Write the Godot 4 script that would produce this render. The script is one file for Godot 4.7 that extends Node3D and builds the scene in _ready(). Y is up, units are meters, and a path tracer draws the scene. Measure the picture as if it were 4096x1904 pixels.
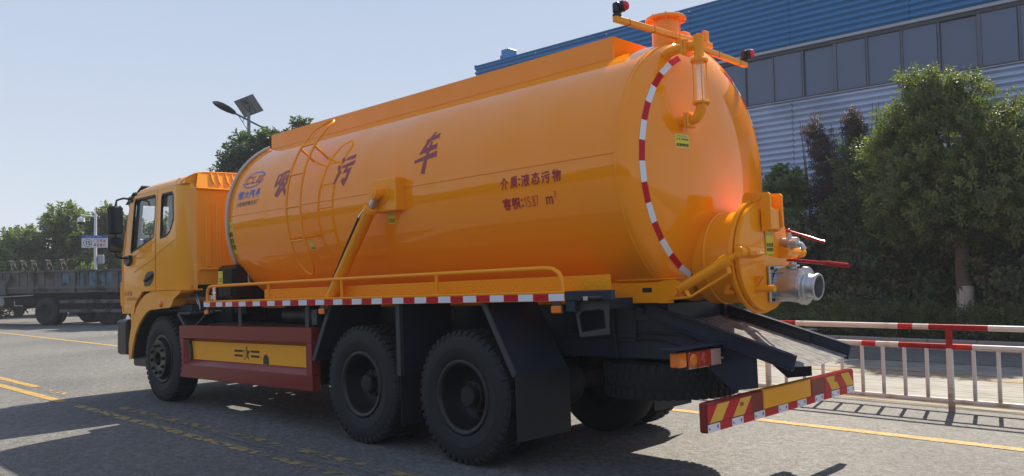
extends Node3D

# ---------------------------------------------------------------- shape builder
class Sh:
	var v := PackedVector3Array()
	var n := PackedVector3Array()
	var uv := PackedVector2Array()

	func tri(a: Vector3, b: Vector3, c: Vector3, na := Vector3.ZERO, nb := Vector3.ZERO, nc := Vector3.ZERO) -> void:
		# a, b, c run counter-clockwise seen from outside
		var g := (b - a).cross(c - a)
		if g.length_squared() < 1e-16:
			return
		g = g.normalized()
		v.append(a); v.append(c); v.append(b)
		n.append(g if na == Vector3.ZERO else na)
		n.append(g if nc == Vector3.ZERO else nc)
		n.append(g if nb == Vector3.ZERO else nb)
		uv.append(Vector2.ZERO); uv.append(Vector2.ZERO); uv.append(Vector2.ZERO)

	func quad(a: Vector3, b: Vector3, c: Vector3, d: Vector3) -> void:
		tri(a, b, c)
		tri(a, c, d)

	func quaduv(a: Vector3, b: Vector3, c: Vector3, d: Vector3, ua: Vector2, ub: Vector2, uc: Vector2, ud: Vector2) -> void:
		tri(a, b, c)
		var k := uv.size()
		uv[k - 3] = ua; uv[k - 2] = uc; uv[k - 1] = ub
		tri(a, c, d)
		k = uv.size()
		uv[k - 3] = ua; uv[k - 2] = ud; uv[k - 1] = uc

	func quadn(a: Vector3, b: Vector3, c: Vector3, d: Vector3, na: Vector3, nb: Vector3, nc: Vector3, nd: Vector3) -> void:
		tri(a, b, c, na, nb, nc)
		tri(a, c, d, na, nc, nd)

	# box given by centre and size, with chamfered edges
	func box(c: Vector3, s: Vector3, bevel := 0.0, bs := Basis()) -> void:
		var h := s / 2.0
		var b := minf(bevel, minf(h.x, minf(h.y, h.z)) * 0.9)
		var axes: Array[Vector3] = [Vector3.RIGHT, Vector3.UP, Vector3.BACK]
		for i in 3:
			var e: Vector3 = axes[i]
			var f: Vector3 = axes[(i + 1) % 3]
			var g: Vector3 = axes[(i + 2) % 3]
			var hf: float = h[(i + 1) % 3] - b
			var hg: float = h[(i + 2) % 3] - b
			for sg in [-1.0, 1.0]:
				var o: Vector3 = e * (h[i] * sg)
				var p0: Vector3 = o - f * hf - g * hg
				var p1: Vector3 = o + f * hf - g * hg
				var p2: Vector3 = o + f * hf + g * hg
				var p3: Vector3 = o - f * hf + g * hg
				if sg > 0: quad(c + bs * p0, c + bs * p1, c + bs * p2, c + bs * p3)
				else: quad(c + bs * p0, c + bs * p3, c + bs * p2, c + bs * p1)
		if b <= 0.0:
			return
		for i in 3:
			var e: Vector3 = axes[i]
			var f: Vector3 = axes[(i + 1) % 3]
			var g: Vector3 = axes[(i + 2) % 3]
			var he: float = h[i] - b
			var hf: float = h[(i + 1) % 3]
			var hg: float = h[(i + 2) % 3]
			for sf in [-1.0, 1.0]:
				for sg in [-1.0, 1.0]:
					var a0: Vector3 = f * (hf * sf) + g * ((hg - b) * sg)
					var a1: Vector3 = f * ((hf - b) * sf) + g * (hg * sg)
					var q := [a0 - e * he, a0 + e * he, a1 + e * he, a1 - e * he]
					var nn: Vector3 = (q[1] - q[0]).cross(q[2] - q[0])
					if nn.dot(f * sf + g * sg) > 0: quad(c + bs * q[0], c + bs * q[1], c + bs * q[2], c + bs * q[3])
					else: quad(c + bs * q[3], c + bs * q[2], c + bs * q[1], c + bs * q[0])
		for sx in [-1.0, 1.0]:
			for sy in [-1.0, 1.0]:
				for sz in [-1.0, 1.0]:
					var sv := Vector3(sx, sy, sz)
					var pa := Vector3(h.x * sx, (h.y - b) * sy, (h.z - b) * sz)
					var pb := Vector3((h.x - b) * sx, h.y * sy, (h.z - b) * sz)
					var pc := Vector3((h.x - b) * sx, (h.y - b) * sy, h.z * sz)
					if (pb - pa).cross(pc - pa).dot(sv) > 0: tri(c + bs * pa, c + bs * pb, c + bs * pc)
					else: tri(c + bs * pa, c + bs * pc, c + bs * pb)

	# axis-aligned box by two corners
	func span(a: Vector3, b: Vector3, bevel := 0.0) -> void:
		var lo := a.min(b)
		var hi := a.max(b)
		box((lo + hi) / 2.0, hi - lo, bevel)

	# a bar of rectangular section between two points
	func bar(a: Vector3, b: Vector3, w: float, t: float, bevel := 0.0, up := Vector3.UP) -> void:
		var x := (b - a).normalized()
		var z := x.cross(up).normalized()
		var y := z.cross(x)
		box((a + b) / 2.0, Vector3(a.distance_to(b), w, t), bevel, Basis(x, y, z))

	# round tube along points; r may be an array of radii
	func tube(pts: Array, r, segs := 10, caps := true) -> void:
		var k := pts.size()
		var rings := []
		var nrm := []
		var d0: Vector3 = (pts[1] - pts[0]).normalized()
		var side := d0.cross(Vector3.UP if absf(d0.y) < 0.9 else Vector3.RIGHT).normalized()
		for i in k:
			var d: Vector3
			if i == 0: d = pts[1] - pts[0]
			elif i == k - 1: d = pts[k - 1] - pts[k - 2]
			else: d = (pts[i + 1] - pts[i]).normalized() + (pts[i] - pts[i - 1]).normalized()
			d = d.normalized()
			side = (side - d * side.dot(d)).normalized()
			var up := d.cross(side)
			var ring := []
			var rn := []
			var rad: float = r[i] if r is Array else r
			for j in segs:
				var a := TAU * j / segs
				var o := side * cos(a) + up * sin(a)
				ring.append(pts[i] + o * rad)
				rn.append(o)
			rings.append(ring)
			nrm.append(rn)
		for i in k - 1:
			for j in segs:
				var j2 := (j + 1) % segs
				quadn(rings[i][j], rings[i][j2], rings[i + 1][j2], rings[i + 1][j], nrm[i][j], nrm[i][j2], nrm[i + 1][j2], nrm[i + 1][j])
		if caps:
			for j in segs:
				var j2 := (j + 1) % segs
				tri(pts[0], rings[0][j2], rings[0][j])
				tri(pts[k - 1], rings[k - 1][j], rings[k - 1][j2])

	# profile of (along, radius) turned about an axis; runs so that the outside lies to its left when «along» points right
	func lathe(prof: Array, o: Vector3, ax: Vector3, segs := 32, crease := 40.0, a0 := 0.0, a1 := TAU) -> void:
		ax = ax.normalized()
		var e := ax.cross(Vector3.UP if absf(ax.y) < 0.9 else Vector3.RIGHT).normalized()
		var f := ax.cross(e)
		var k := prof.size()
		var sn := []
		for i in k - 1:
			var d: Vector2 = prof[i + 1] - prof[i]
			sn.append(Vector2(-d.y, d.x).normalized())
		var cr := cos(deg_to_rad(crease))
		for i in k - 1:
			var n0: Vector2 = sn[i]
			var n1: Vector2 = sn[i]
			if i > 0 and sn[i].dot(sn[i - 1]) > cr: n0 = (sn[i] + sn[i - 1]).normalized()
			if i < k - 2 and sn[i].dot(sn[i + 1]) > cr: n1 = (sn[i] + sn[i + 1]).normalized()
			for j in segs:
				var t0 := a0 + (a1 - a0) * j / segs
				var t1 := a0 + (a1 - a0) * (j + 1) / segs
				var r0 := e * cos(t0) + f * sin(t0)
				var r1 := e * cos(t1) + f * sin(t1)
				var pa: Vector3 = o + ax * prof[i].x + r0 * prof[i].y
				var pb: Vector3 = o + ax * prof[i + 1].x + r0 * prof[i + 1].y
				var pc: Vector3 = o + ax * prof[i + 1].x + r1 * prof[i + 1].y
				var pd: Vector3 = o + ax * prof[i].x + r1 * prof[i].y
				var na := ax * n0.x + r0 * n0.y
				var nb := ax * n1.x + r0 * n1.y
				var nc := ax * n1.x + r1 * n1.y
				var nd := ax * n0.x + r1 * n0.y
				var g := (pc - pa).cross(pd - pb)
				if g.dot(na + nb + nc + nd) > 0: quadn(pa, pb, pc, pd, na, nb, nc, nd)
				else: quadn(pd, pc, pb, pa, nd, nc, nb, na)

	# a flat polygon in the plane of ex and ey, facing ex x ey
	func sheet(poly: PackedVector2Array, o: Vector3, ex: Vector3, ey: Vector3) -> void:
		var idx := Geometry2D.triangulate_polygon(poly)
		var want := ex.cross(ey)
		for i in range(0, idx.size(), 3):
			var a := o + ex * poly[idx[i]].x + ey * poly[idx[i]].y
			var b := o + ex * poly[idx[i + 1]].x + ey * poly[idx[i + 1]].y
			var c := o + ex * poly[idx[i + 2]].x + ey * poly[idx[i + 2]].y
			if (b - a).cross(c - a).dot(want) > 0: tri(a, b, c)
			else: tri(a, c, b)

	# polygon with thickness: front face at o, body behind it
	func prism(poly: PackedVector2Array, o: Vector3, ex: Vector3, ey: Vector3, t: float) -> void:
		var nz := ex.cross(ey).normalized()
		sheet(poly, o, ex, ey)
		sheet(poly, o - nz * t, ey, ex) if false else _back(poly, o - nz * t, ex, ey)
		var k := poly.size()
		var ccw := not Geometry2D.is_polygon_clockwise(poly)
		for i in k:
			var p: Vector2 = poly[i]
			var q: Vector2 = poly[(i + 1) % k]
			if not ccw:
				var s := p
				p = q
				q = s
			var a := o + ex * p.x + ey * p.y
			var b := o + ex * q.x + ey * q.y
			quad(a - nz * t, b - nz * t, b, a)

	func _back(poly: PackedVector2Array, o: Vector3, ex: Vector3, ey: Vector3) -> void:
		var idx := Geometry2D.triangulate_polygon(poly)
		var want := -ex.cross(ey)
		for i in range(0, idx.size(), 3):
			var a := o + ex * poly[idx[i]].x + ey * poly[idx[i]].y
			var b := o + ex * poly[idx[i + 1]].x + ey * poly[idx[i + 1]].y
			var c := o + ex * poly[idx[i + 2]].x + ey * poly[idx[i + 2]].y
			if (b - a).cross(c - a).dot(want) > 0: tri(a, b, c)
			else: tri(a, c, b)

	func ball(c: Vector3, r: float, segs := 12) -> void:
		var prof := []
		for i in segs / 2 + 1:
			var a := PI - PI * i / (segs / 2)
			prof.append(Vector2(cos(a) * r, sin(a) * r))
		lathe(prof, c, Vector3.UP, segs, 60.0)

	func mesh() -> ArrayMesh:
		var arr := []
		arr.resize(Mesh.ARRAY_MAX)
		arr[Mesh.ARRAY_VERTEX] = v
		arr[Mesh.ARRAY_NORMAL] = n
		arr[Mesh.ARRAY_TEX_UV] = uv
		var m := ArrayMesh.new()
		if v.size(): m.add_surface_from_arrays(Mesh.PRIMITIVE_TRIANGLES, arr)
		return m


# ---------------------------------------------------------------- scene helpers
var M := {}
var rng := RandomNumberGenerator.new()

func V(x: float, y: float, z: float) -> Vector3: return Vector3(x, y, z)

func lin(r: float, g: float, b: float) -> Color: return Color(r, g, b).linear_to_srgb()

func poly(a: Array) -> PackedVector2Array:
	var p := PackedVector2Array()
	for i in range(0, a.size(), 2): p.append(Vector2(a[i], a[i + 1]))
	return p

func mat(called: String, c: Color, rough := 0.6, metal := 0.0) -> StandardMaterial3D:
	var m := StandardMaterial3D.new()
	m.resource_name = called
	m.albedo_color = c
	m.roughness = rough
	m.metallic = metal
	M[called] = m
	return m

func part(parent: Node, called: String, sh: Sh, m: Material, label := "") -> MeshInstance3D:
	return partm(parent, called, sh.mesh(), m, label)

func partm(parent: Node, called: String, me: Mesh, m: Material, label := "") -> MeshInstance3D:
	var o := MeshInstance3D.new()
	o.name = numbered(parent, called)
	o.mesh = me
	o.material_override = m
	parent.add_child(o, true)
	if label: o.set_meta("label", label)
	return o

func numbered(parent: Node, called: String) -> String:
	if not parent.has_node(NodePath(called)): return called
	var i := 1
	while parent.has_node(NodePath("%s_%03d" % [called, i])): i += 1
	return "%s_%03d" % [called, i]

func thing(called: String, label: String, category: String, group := "", at := Vector3.ZERO) -> Node3D:
	var o := Node3D.new()
	o.name = numbered(self, called)
	o.position = at
	add_child(o, true)
	tag(o, label, category, group)
	return o

func tag(o: Node, label: String, category := "", group := "", kind := "") -> Node:
	if label: o.set_meta("label", label)
	if category: o.set_meta("category", category)
	if group: o.set_meta("group", group)
	if kind: o.set_meta("kind", kind)
	return o

func struct(called: String, sh: Sh, m: Material, label := "") -> MeshInstance3D:
	var o := part(self, called, sh, m)
	tag(o, label, "", "", "structure")
	return o

func noise_tex(freq: float, size: int, ramp: Array, type := FastNoiseLite.TYPE_SIMPLEX, octaves := 3, sd := 1) -> NoiseTexture2D:
	var nz := FastNoiseLite.new()
	nz.noise_type = type
	nz.frequency = freq
	nz.seed = sd
	nz.fractal_octaves = octaves
	var t := NoiseTexture2D.new()
	t.width = size
	t.height = size
	t.seamless = true
	t.noise = nz
	if ramp.size():
		var g := Gradient.new()
		var offs := PackedFloat32Array()
		var cols := PackedColorArray()
		for e in ramp:
			offs.append(e[0])
			cols.append(e[1])
		g.offsets = offs
		g.colors = cols
		t.color_ramp = g
	return t

func grey(v: float) -> Color: return Color(v, v, v)

func world_map(m: StandardMaterial3D, tile: float, obj := false) -> void:
	m.uv1_triplanar = true
	m.uv1_world_triplanar = not obj
	m.uv1_scale = Vector3.ONE / tile

func detail(m: StandardMaterial3D, t: Texture2D, tile: float, obj := false) -> void:
	m.detail_enabled = true
	m.detail_albedo = t
	m.detail_blend_mode = BaseMaterial3D.BLEND_MODE_MUL
	m.detail_uv_layer = BaseMaterial3D.DETAIL_UV_2
	m.uv2_triplanar = true
	m.uv2_world_triplanar = not obj
	m.uv2_scale = Vector3.ONE / tile

func paint(called: String, c: Color, rough := 0.35, coat := 1.0, coat_rough := 0.05) -> StandardMaterial3D:
	var m := mat(called, c, rough)
	m.clearcoat_enabled = true
	m.clearcoat = coat
	m.clearcoat_roughness = coat_rough
	m.metallic_specular = 0.0
	return m

func make_materials() -> void:
	var wave := noise_tex(0.012, 512, [], FastNoiseLite.TYPE_SIMPLEX, 2, 5)
	wave.as_normal_map = true
	wave.bump_strength = 3.0
	var dirt := noise_tex(0.006, 512, [[0.2, grey(0.84)], [0.5, grey(0.97)], [0.8, grey(1.0)]], FastNoiseLite.TYPE_SIMPLEX, 5, 8)
	var fine := noise_tex(0.11, 512, [[0.2, grey(0.72)], [0.55, grey(1.0)]], FastNoiseLite.TYPE_SIMPLEX, 4, 12)
	M.dirt_tex = dirt
	var or_c := lin(0.95, 0.29, 0.004)
	var t := paint("tank_orange", or_c, 0.4, 1.0, 0.03)
	t.clearcoat_texture = noise_tex(0.008, 512, [[0.2, grey(0.78)], [0.6, grey(1.0)]], FastNoiseLite.TYPE_SIMPLEX, 5, 71)
	t.normal_enabled = true
	t.normal_texture = wave
	t.normal_scale = 0.16
	world_map(t, 2.4, true)
	var cb := paint("cab_orange", lin(0.88, 0.355, 0.03), 0.4, 0.8, 0.05)
	paint("trim_orange", lin(0.93, 0.325, 0.006), 0.45, 0.6, 0.15)
	var ch := paint("checker_orange", lin(0.93, 0.33, 0.005), 0.38, 0.5, 0.2)
	ch.heightmap_enabled = true
	ch.heightmap_texture = chevron_tex()
	ch.heightmap_scale = 0.35
	world_map(ch, 0.11, true)
	paint("maroon_paint", lin(0.23, 0.034, 0.026), 0.4, 0.6, 0.15)
	var nv := paint("frame_navy", lin(0.026, 0.033, 0.052), 0.45, 0.4, 0.25)
	mat("plastic_grey", lin(0.035, 0.036, 0.04), 0.55)
	mat("plastic_black", lin(0.012, 0.012, 0.014), 0.45)
	paint("black_gloss", lin(0.016, 0.014, 0.016), 0.35, 0.8, 0.08)
	var rb := mat("rubber", lin(0.011, 0.012, 0.014), 0.75)
	rb.albedo_texture = fine
	world_map(rb, 0.35, true)
	mat("rubber_flap", lin(0.010, 0.011, 0.014), 0.65)
	mat("rim_black", lin(0.008, 0.008, 0.010), 0.45)
	mat("dark_iron", lin(0.010, 0.010, 0.011), 0.7)
	paint("tape_red", lin(0.50, 0.010, 0.022), 0.35, 0.5, 0.2)
	paint("tape_white", lin(0.72, 0.72, 0.76), 0.35, 0.5, 0.2)
	paint("bar_red", lin(0.20, 0.020, 0.016), 0.4, 0.6, 0.12)
	paint("bar_yellow", lin(0.90, 0.38, 0.01), 0.4, 0.6, 0.12)
	mat("stripe_yellow", lin(0.75, 0.38, 0.02), 0.4)
	mat("letter_red", lin(0.34, 0.016, 0.020), 0.45)
	mat("letter_plum", lin(0.27, 0.035, 0.04), 0.45)
	mat("letter_blue", lin(0.015, 0.12, 0.45), 0.45)
	mat("letter_dark", lin(0.07, 0.06, 0.06), 0.5)
	mat("sticker_yellow", lin(0.72, 0.58, 0.03), 0.45)
	mat("ink_black", lin(0.02, 0.018, 0.01), 0.6)
	mat("ink_pale", lin(0.35, 0.42, 0.30), 0.6)
	var al := mat("cast_aluminium", lin(0.62, 0.63, 0.65), 0.38, 0.9)
	al.albedo_texture = fine
	world_map(al, 0.3, true)
	mat("chrome", lin(0.8, 0.8, 0.82), 0.12, 1.0)
	var st := mat("bare_steel", lin(0.27, 0.265, 0.26), 0.85, 0.0)
	st.albedo_texture = noise_tex(0.02, 512, [[0.2, grey(0.55)], [0.5, grey(0.9)], [0.8, grey(1.0)]], FastNoiseLite.TYPE_SIMPLEX, 5, 31)
	world_map(st, 0.8, true)
	st.metallic_specular = 0.1
	st.uv1_scale = Vector3(0.7, 2.0, 3.5)
	paint("handle_red", lin(0.42, 0.012, 0.018), 0.4, 0.6, 0.15)
	paint("lens_amber", lin(0.80, 0.19, 0.01), 0.25, 1.0, 0.05)
	paint("lens_red", lin(0.45, 0.05, 0.02), 0.25, 1.0, 0.05)
	paint("lens_clear", lin(0.55, 0.34, 0.28), 0.25, 1.0, 0.05)
	paint("beacon_red", lin(0.65, 0.012, 0.04), 0.2, 1.0, 0.04)
	var g := mat("window_glass", Color(0.75, 0.85, 0.85, 0.10), 0.02)
	g.transparency = BaseMaterial3D.TRANSPARENCY_ALPHA
	var g2 := mat("sight_glass", Color(0.9, 0.95, 0.95, 0.22), 0.05)
	g2.transparency = BaseMaterial3D.TRANSPARENCY_ALPHA
	mat("mirror_glass", lin(0.10, 0.11, 0.12), 0.06, 0.6)
	mat("interior_dark", lin(0.03, 0.032, 0.036), 0.85)
	mat("interior_grey", lin(0.14, 0.15, 0.17), 0.85)
	mat("paper_white", lin(0.6, 0.6, 0.58), 0.8)
	mat("curtain_blue", lin(0.05, 0.07, 0.11), 0.9)
	mat("hose_clear", lin(0.50, 0.44, 0.36), 0.35)

	# setting
	var asph := mat("asphalt", lin(0.195, 0.194, 0.190), 0.82)
	asph.albedo_texture = asphalt_tex()
	asph.heightmap_enabled = true
	asph.heightmap_texture = noise_tex(0.16, 512, [], FastNoiseLite.TYPE_SIMPLEX, 3, 77)
	asph.heightmap_scale = 0.8
	world_map(asph, 1.7)
	detail(asph, noise_tex(0.006, 512, [[0.2, Color(0.86, 0.865, 0.875)], [0.45, Color(0.95, 0.95, 0.95)], [0.7, Color(1, 1, 1)]], FastNoiseLite.TYPE_SIMPLEX, 5, 3), 17.0)
	var yl := mat("road_yellow", lin(0.52, 0.33, 0.075), 0.8)
	yl.albedo_texture = asph.albedo_texture
	yl.heightmap_enabled = true
	yl.heightmap_texture = asph.heightmap_texture
	yl.heightmap_scale = 0.4
	world_map(yl, 1.7)
	var yw := mat("road_yellow_worn", lin(0.40, 0.30, 0.12), 0.8)
	yw.transparency = BaseMaterial3D.TRANSPARENCY_ALPHA_SCISSOR
	yw.alpha_scissor_threshold = 0.5
	yw.albedo_texture = noise_tex(0.014, 512, [[0.38, Color(0.8, 0.8, 0.8, 0)], [0.42, Color(0.8, 0.8, 0.8, 1)], [0.9, Color(1, 1, 1, 1)]], FastNoiseLite.TYPE_SIMPLEX, 6, 41)
	world_map(yw, 1.3)
	var yw2 := yw.duplicate()
	yw2.resource_name = "road_yellow_faint"
	yw2.alpha_scissor_threshold = 0.5
	yw2.albedo_texture = noise_tex(0.014, 512, [[0.52, Color(0.75, 0.75, 0.75, 0)], [0.57, Color(0.75, 0.75, 0.75, 1)], [0.9, Color(0.9, 0.9, 0.9, 1)]], FastNoiseLite.TYPE_SIMPLEX, 6, 43)
	M.road_yellow_faint = yw2
	mat("crack", lin(0.085, 0.083, 0.08), 0.9)
	var con := mat("concrete", lin(0.205, 0.202, 0.188), 0.85)
	con.albedo_texture = noise_tex(0.01, 1024, [[0.2, Color(0.74, 0.68, 0.58)], [0.45, Color(0.94, 0.93, 0.92)], [0.7, Color(1, 1, 1)]], FastNoiseLite.TYPE_SIMPLEX, 6, 15)
	world_map(con, 3.0)
	con.uv1_scale = Vector3(0.12, 0.5, 0.9)
	var sand := mat("sand", lin(0.28, 0.21, 0.115), 0.95)
	sand.albedo_texture = fine
	world_map(sand, 0.7)
	var kb := mat("kerb_stone", lin(0.27, 0.255, 0.245), 0.9)
	kb.albedo_texture = fine
	world_map(kb, 0.5)
	mat("soil", lin(0.06, 0.045, 0.03), 0.95)
	mat("joint", lin(0.06, 0.055, 0.05), 0.95)
	var wf := paint("fence_white", lin(0.62, 0.60, 0.56), 0.5, 0.3, 0.3)
	wf.albedo_texture = noise_tex(0.008, 512, [[0.10, Color(0.78, 0.70, 0.58)], [0.30, Color(0.98, 0.97, 0.95)], [0.8, Color(1, 1, 1)]], FastNoiseLite.TYPE_SIMPLEX, 4, 61)
	world_map(wf, 1.7)
	var wd := wf.duplicate()
	wd.resource_name = "fence_white_splashed"
	wd.albedo_texture = splash_tex()
	world_map(wd, 0.72)
	M.fence_white_splashed = wd
	var fr := paint("fence_red", lin(0.33, 0.018, 0.020), 0.5, 0.3, 0.3)
	fr.albedo_texture = dirt
	world_map(fr, 0.6)
	var frb := paint("fence_red_bright", lin(0.55, 0.03, 0.028), 0.5, 0.3, 0.3)
	frb.albedo_texture = dirt
	world_map(frb, 0.6)
	var bl := paint("cladding_blue", lin(0.05, 0.205, 0.45), 0.4, 0.5, 0.2)
	var cw := paint("cladding_pale", lin(0.42, 0.51, 0.68), 0.4, 0.5, 0.2)
	detail(cw, dirt, 7.0)
	mat("flashing", lin(0.33, 0.36, 0.42), 0.5)
	mat("flashing_dark", lin(0.035, 0.04, 0.055), 0.5)
	var wg := mat("hall_glass", lin(0.06, 0.09, 0.17), 0.10)
	wg.metallic_specular = 0.6
	mat("mullion", lin(0.10, 0.11, 0.14), 0.5)
	var bk := mat("bark", lin(0.10, 0.085, 0.065), 0.95)
	bk.albedo_texture = fine
	world_map(bk, 0.4)
	var lw := mat("limewash", lin(0.42, 0.40, 0.37), 0.95)
	lw.albedo_texture = dirt
	world_map(lw, 0.3)
	for e in [["leaf", 0.55, Color(0.10, 0.16, 0.02)], ["leaf_dark", 0.30, Color(0.04, 0.06, 0.015)], ["leaf_purple", 0.5, Color(0.05, 0.03, 0.03)]]:
		var lf := mat(e[0], Color.WHITE, e[1])
		lf.vertex_color_use_as_albedo = true
		lf.backlight_enabled = true
		lf.backlight = Color(0.95, 1.0, 0.5)
		lf.metallic_specular = 0.5
	var lorry := mat("lorry_paint", lin(0.10, 0.098, 0.095), 0.7)
	lorry.albedo_texture = noise_tex(0.006, 512, [[0.15, Color(0.6, 0.45, 0.36)], [0.42, Color(0.9, 0.9, 0.9)], [0.75, Color(1, 1, 1)]], FastNoiseLite.TYPE_SIMPLEX, 4, 91)
	world_map(lorry, 2.6, true)
	var lb := mat("lorry_blue", lin(0.10, 0.16, 0.23), 0.7)
	lb.albedo_texture = lorry.albedo_texture
	world_map(lb, 2.2, true)
	mat("lorry_cab_blue", lin(0.02, 0.05, 0.15), 0.4)
	mat("pole_white", lin(0.6, 0.62, 0.66), 0.5)
	mat("pole_grey", lin(0.13, 0.16, 0.20), 0.5)
	mat("lamp_blue_grey", lin(0.07, 0.11, 0.16), 0.45)
	mat("panel_back", lin(0.16, 0.17, 0.18), 0.5)
	mat("panel_dark", lin(0.03, 0.04, 0.06), 0.3)
	mat("sign_white", lin(0.62, 0.63, 0.68), 0.5)
	mat("sign_blue", lin(0.02, 0.11, 0.42), 0.5)

# road dirt splashed on the feet of the posts: one tile is 0.72 m high and starts at the ground
func splash_tex() -> ImageTexture:
	var nz := FastNoiseLite.new()
	nz.seed = 19
	nz.frequency = 0.05
	var im := Image.create(128, 256, false, Image.FORMAT_RGB8)
	for y in 256:
		for x in 128:
			var h := 1.0 - (y + 0.5) / 256.0
			var d := clampf((0.42 - h) / 0.40 + nz.get_noise_2d(x, y) * 0.5, 0.0, 1.0)
			d = d * 0.75 + (0.1 if nz.get_noise_2d(x + 300, y * 2) > 0.45 else 0.0)
			im.set_pixel(x, y, Color(1, 1, 1).lerp(Color(0.58, 0.48, 0.36), clampf(d, 0.0, 1.0)))
	return ImageTexture.create_from_image(im)

func asphalt_tex() -> ImageTexture:
	var n1 := FastNoiseLite.new()
	n1.noise_type = FastNoiseLite.TYPE_CELLULAR
	n1.frequency = 0.13
	n1.seed = 4
	n1.cellular_return_type = FastNoiseLite.RETURN_CELL_VALUE
	var n2 := FastNoiseLite.new()
	n2.noise_type = FastNoiseLite.TYPE_SIMPLEX
	n2.frequency = 0.02
	n2.seed = 9
	var a := n1.get_seamless_image(512, 512)
	var b := n2.get_seamless_image(512, 512)
	var im := Image.create(512, 512, false, Image.FORMAT_RGB8)
	for y in 512:
		for x in 512:
			var s := a.get_pixel(x, y).r
			var l := b.get_pixel(x, y).r
			var k := 0.80 + (s - 0.5) * 0.42 + (l - 0.5) * 0.16
			if s > 0.93: k += 0.12
			im.set_pixel(x, y, Color(k, k * 0.995, k * 0.985))
	return ImageTexture.create_from_image(im)

func chevron_tex() -> ImageTexture:
	var im := Image.create(128, 128, false, Image.FORMAT_RGB8)
	im.fill(Color(0.2, 0.2, 0.2))
	for k in 4:
		for q in 2:
			var cx := 32.0 + 64.0 * q + (32.0 if k % 2 else 0.0)
			var cy := 16.0 + 32.0 * k
			var ang := 0.6 if (k + q) % 2 else -0.6
			for y in 128:
				for x in 128:
					var dx := fposmod(x - cx + 64.0, 128.0) - 64.0
					var dy := fposmod(y - cy + 64.0, 128.0) - 64.0
					var u := dx * cos(ang) + dy * sin(ang)
					var w := -dx * sin(ang) + dy * cos(ang)
					var d := pow(u / 26.0, 2.0) + pow(w / 8.0, 2.0)
					if d < 1.0:
						var h := 0.2 + 0.8 * (1.0 - d)
						if h > im.get_pixel(x, y).r: im.set_pixel(x, y, Color(h, h, h))
	return ImageTexture.create_from_image(im)

# ---------------------------------------------------------------- the scene
func _ready() -> void:
	var cam := Camera3D.new()
	cam.name = "camera"
	cam.position = Vector3(10.2442, 1.495, 5.7254)
	cam.rotation = Vector3(0.0446, 0.7646, -0.0197)
	cam.fov = rad_to_deg(2.0 * atan(952.0 / 3321.0))
	cam.near = 0.05
	cam.far = 1500.0
	cam.current = true
	add_child(cam)
	var sky := ProceduralSkyMaterial.new()
	sky.sky_top_color = Color(0.63, 0.71, 0.845)
	sky.sky_horizon_color = Color(0.845, 0.875, 0.90)
	sky.sky_curve = 0.2
	sky.sky_energy_multiplier = 1.0
	sky.ground_bottom_color = Color(0.35, 0.33, 0.30)
	sky.ground_horizon_color = Color(0.62, 0.62, 0.60)
	sky.sun_angle_max = 90.0
	sky.sun_curve = 0.155
	var env := Environment.new()
	env.background_mode = Environment.BG_SKY
	env.sky = Sky.new()
	env.sky.sky_material = sky
	env.background_energy_multiplier = 0.57
	env.tonemap_mode = Environment.TONE_MAPPER_LINEAR
	env.tonemap_exposure = 1.95
	env.sdfgi_enabled = true
	env.ssao_enabled = true
	env.ssil_enabled = true
	env.fog_enabled = true
	env.fog_light_color = Color(0.92, 0.95, 1.0)
	env.fog_density = 0.0011
	var we := WorldEnvironment.new()
	we.name = "environment"
	we.environment = env
	add_child(we)
	var sun := DirectionalLight3D.new()
	sun.name = "sun"
	sun.light_color = Color(1.0, 0.955, 0.88)
	sun.light_energy = 1.6
	sun.light_angular_distance = 0.5
	sun.shadow_enabled = true
	add_child(sun)
	sun.look_at_from_position(Vector3.ZERO, Vector3(0.24, -1.0, 0.985), Vector3.UP)
	make_materials()
	build_ground()
	build_hall()
	build_fence()
	build_truck()
	build_lorry()
	build_street()
	build_plants()

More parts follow.
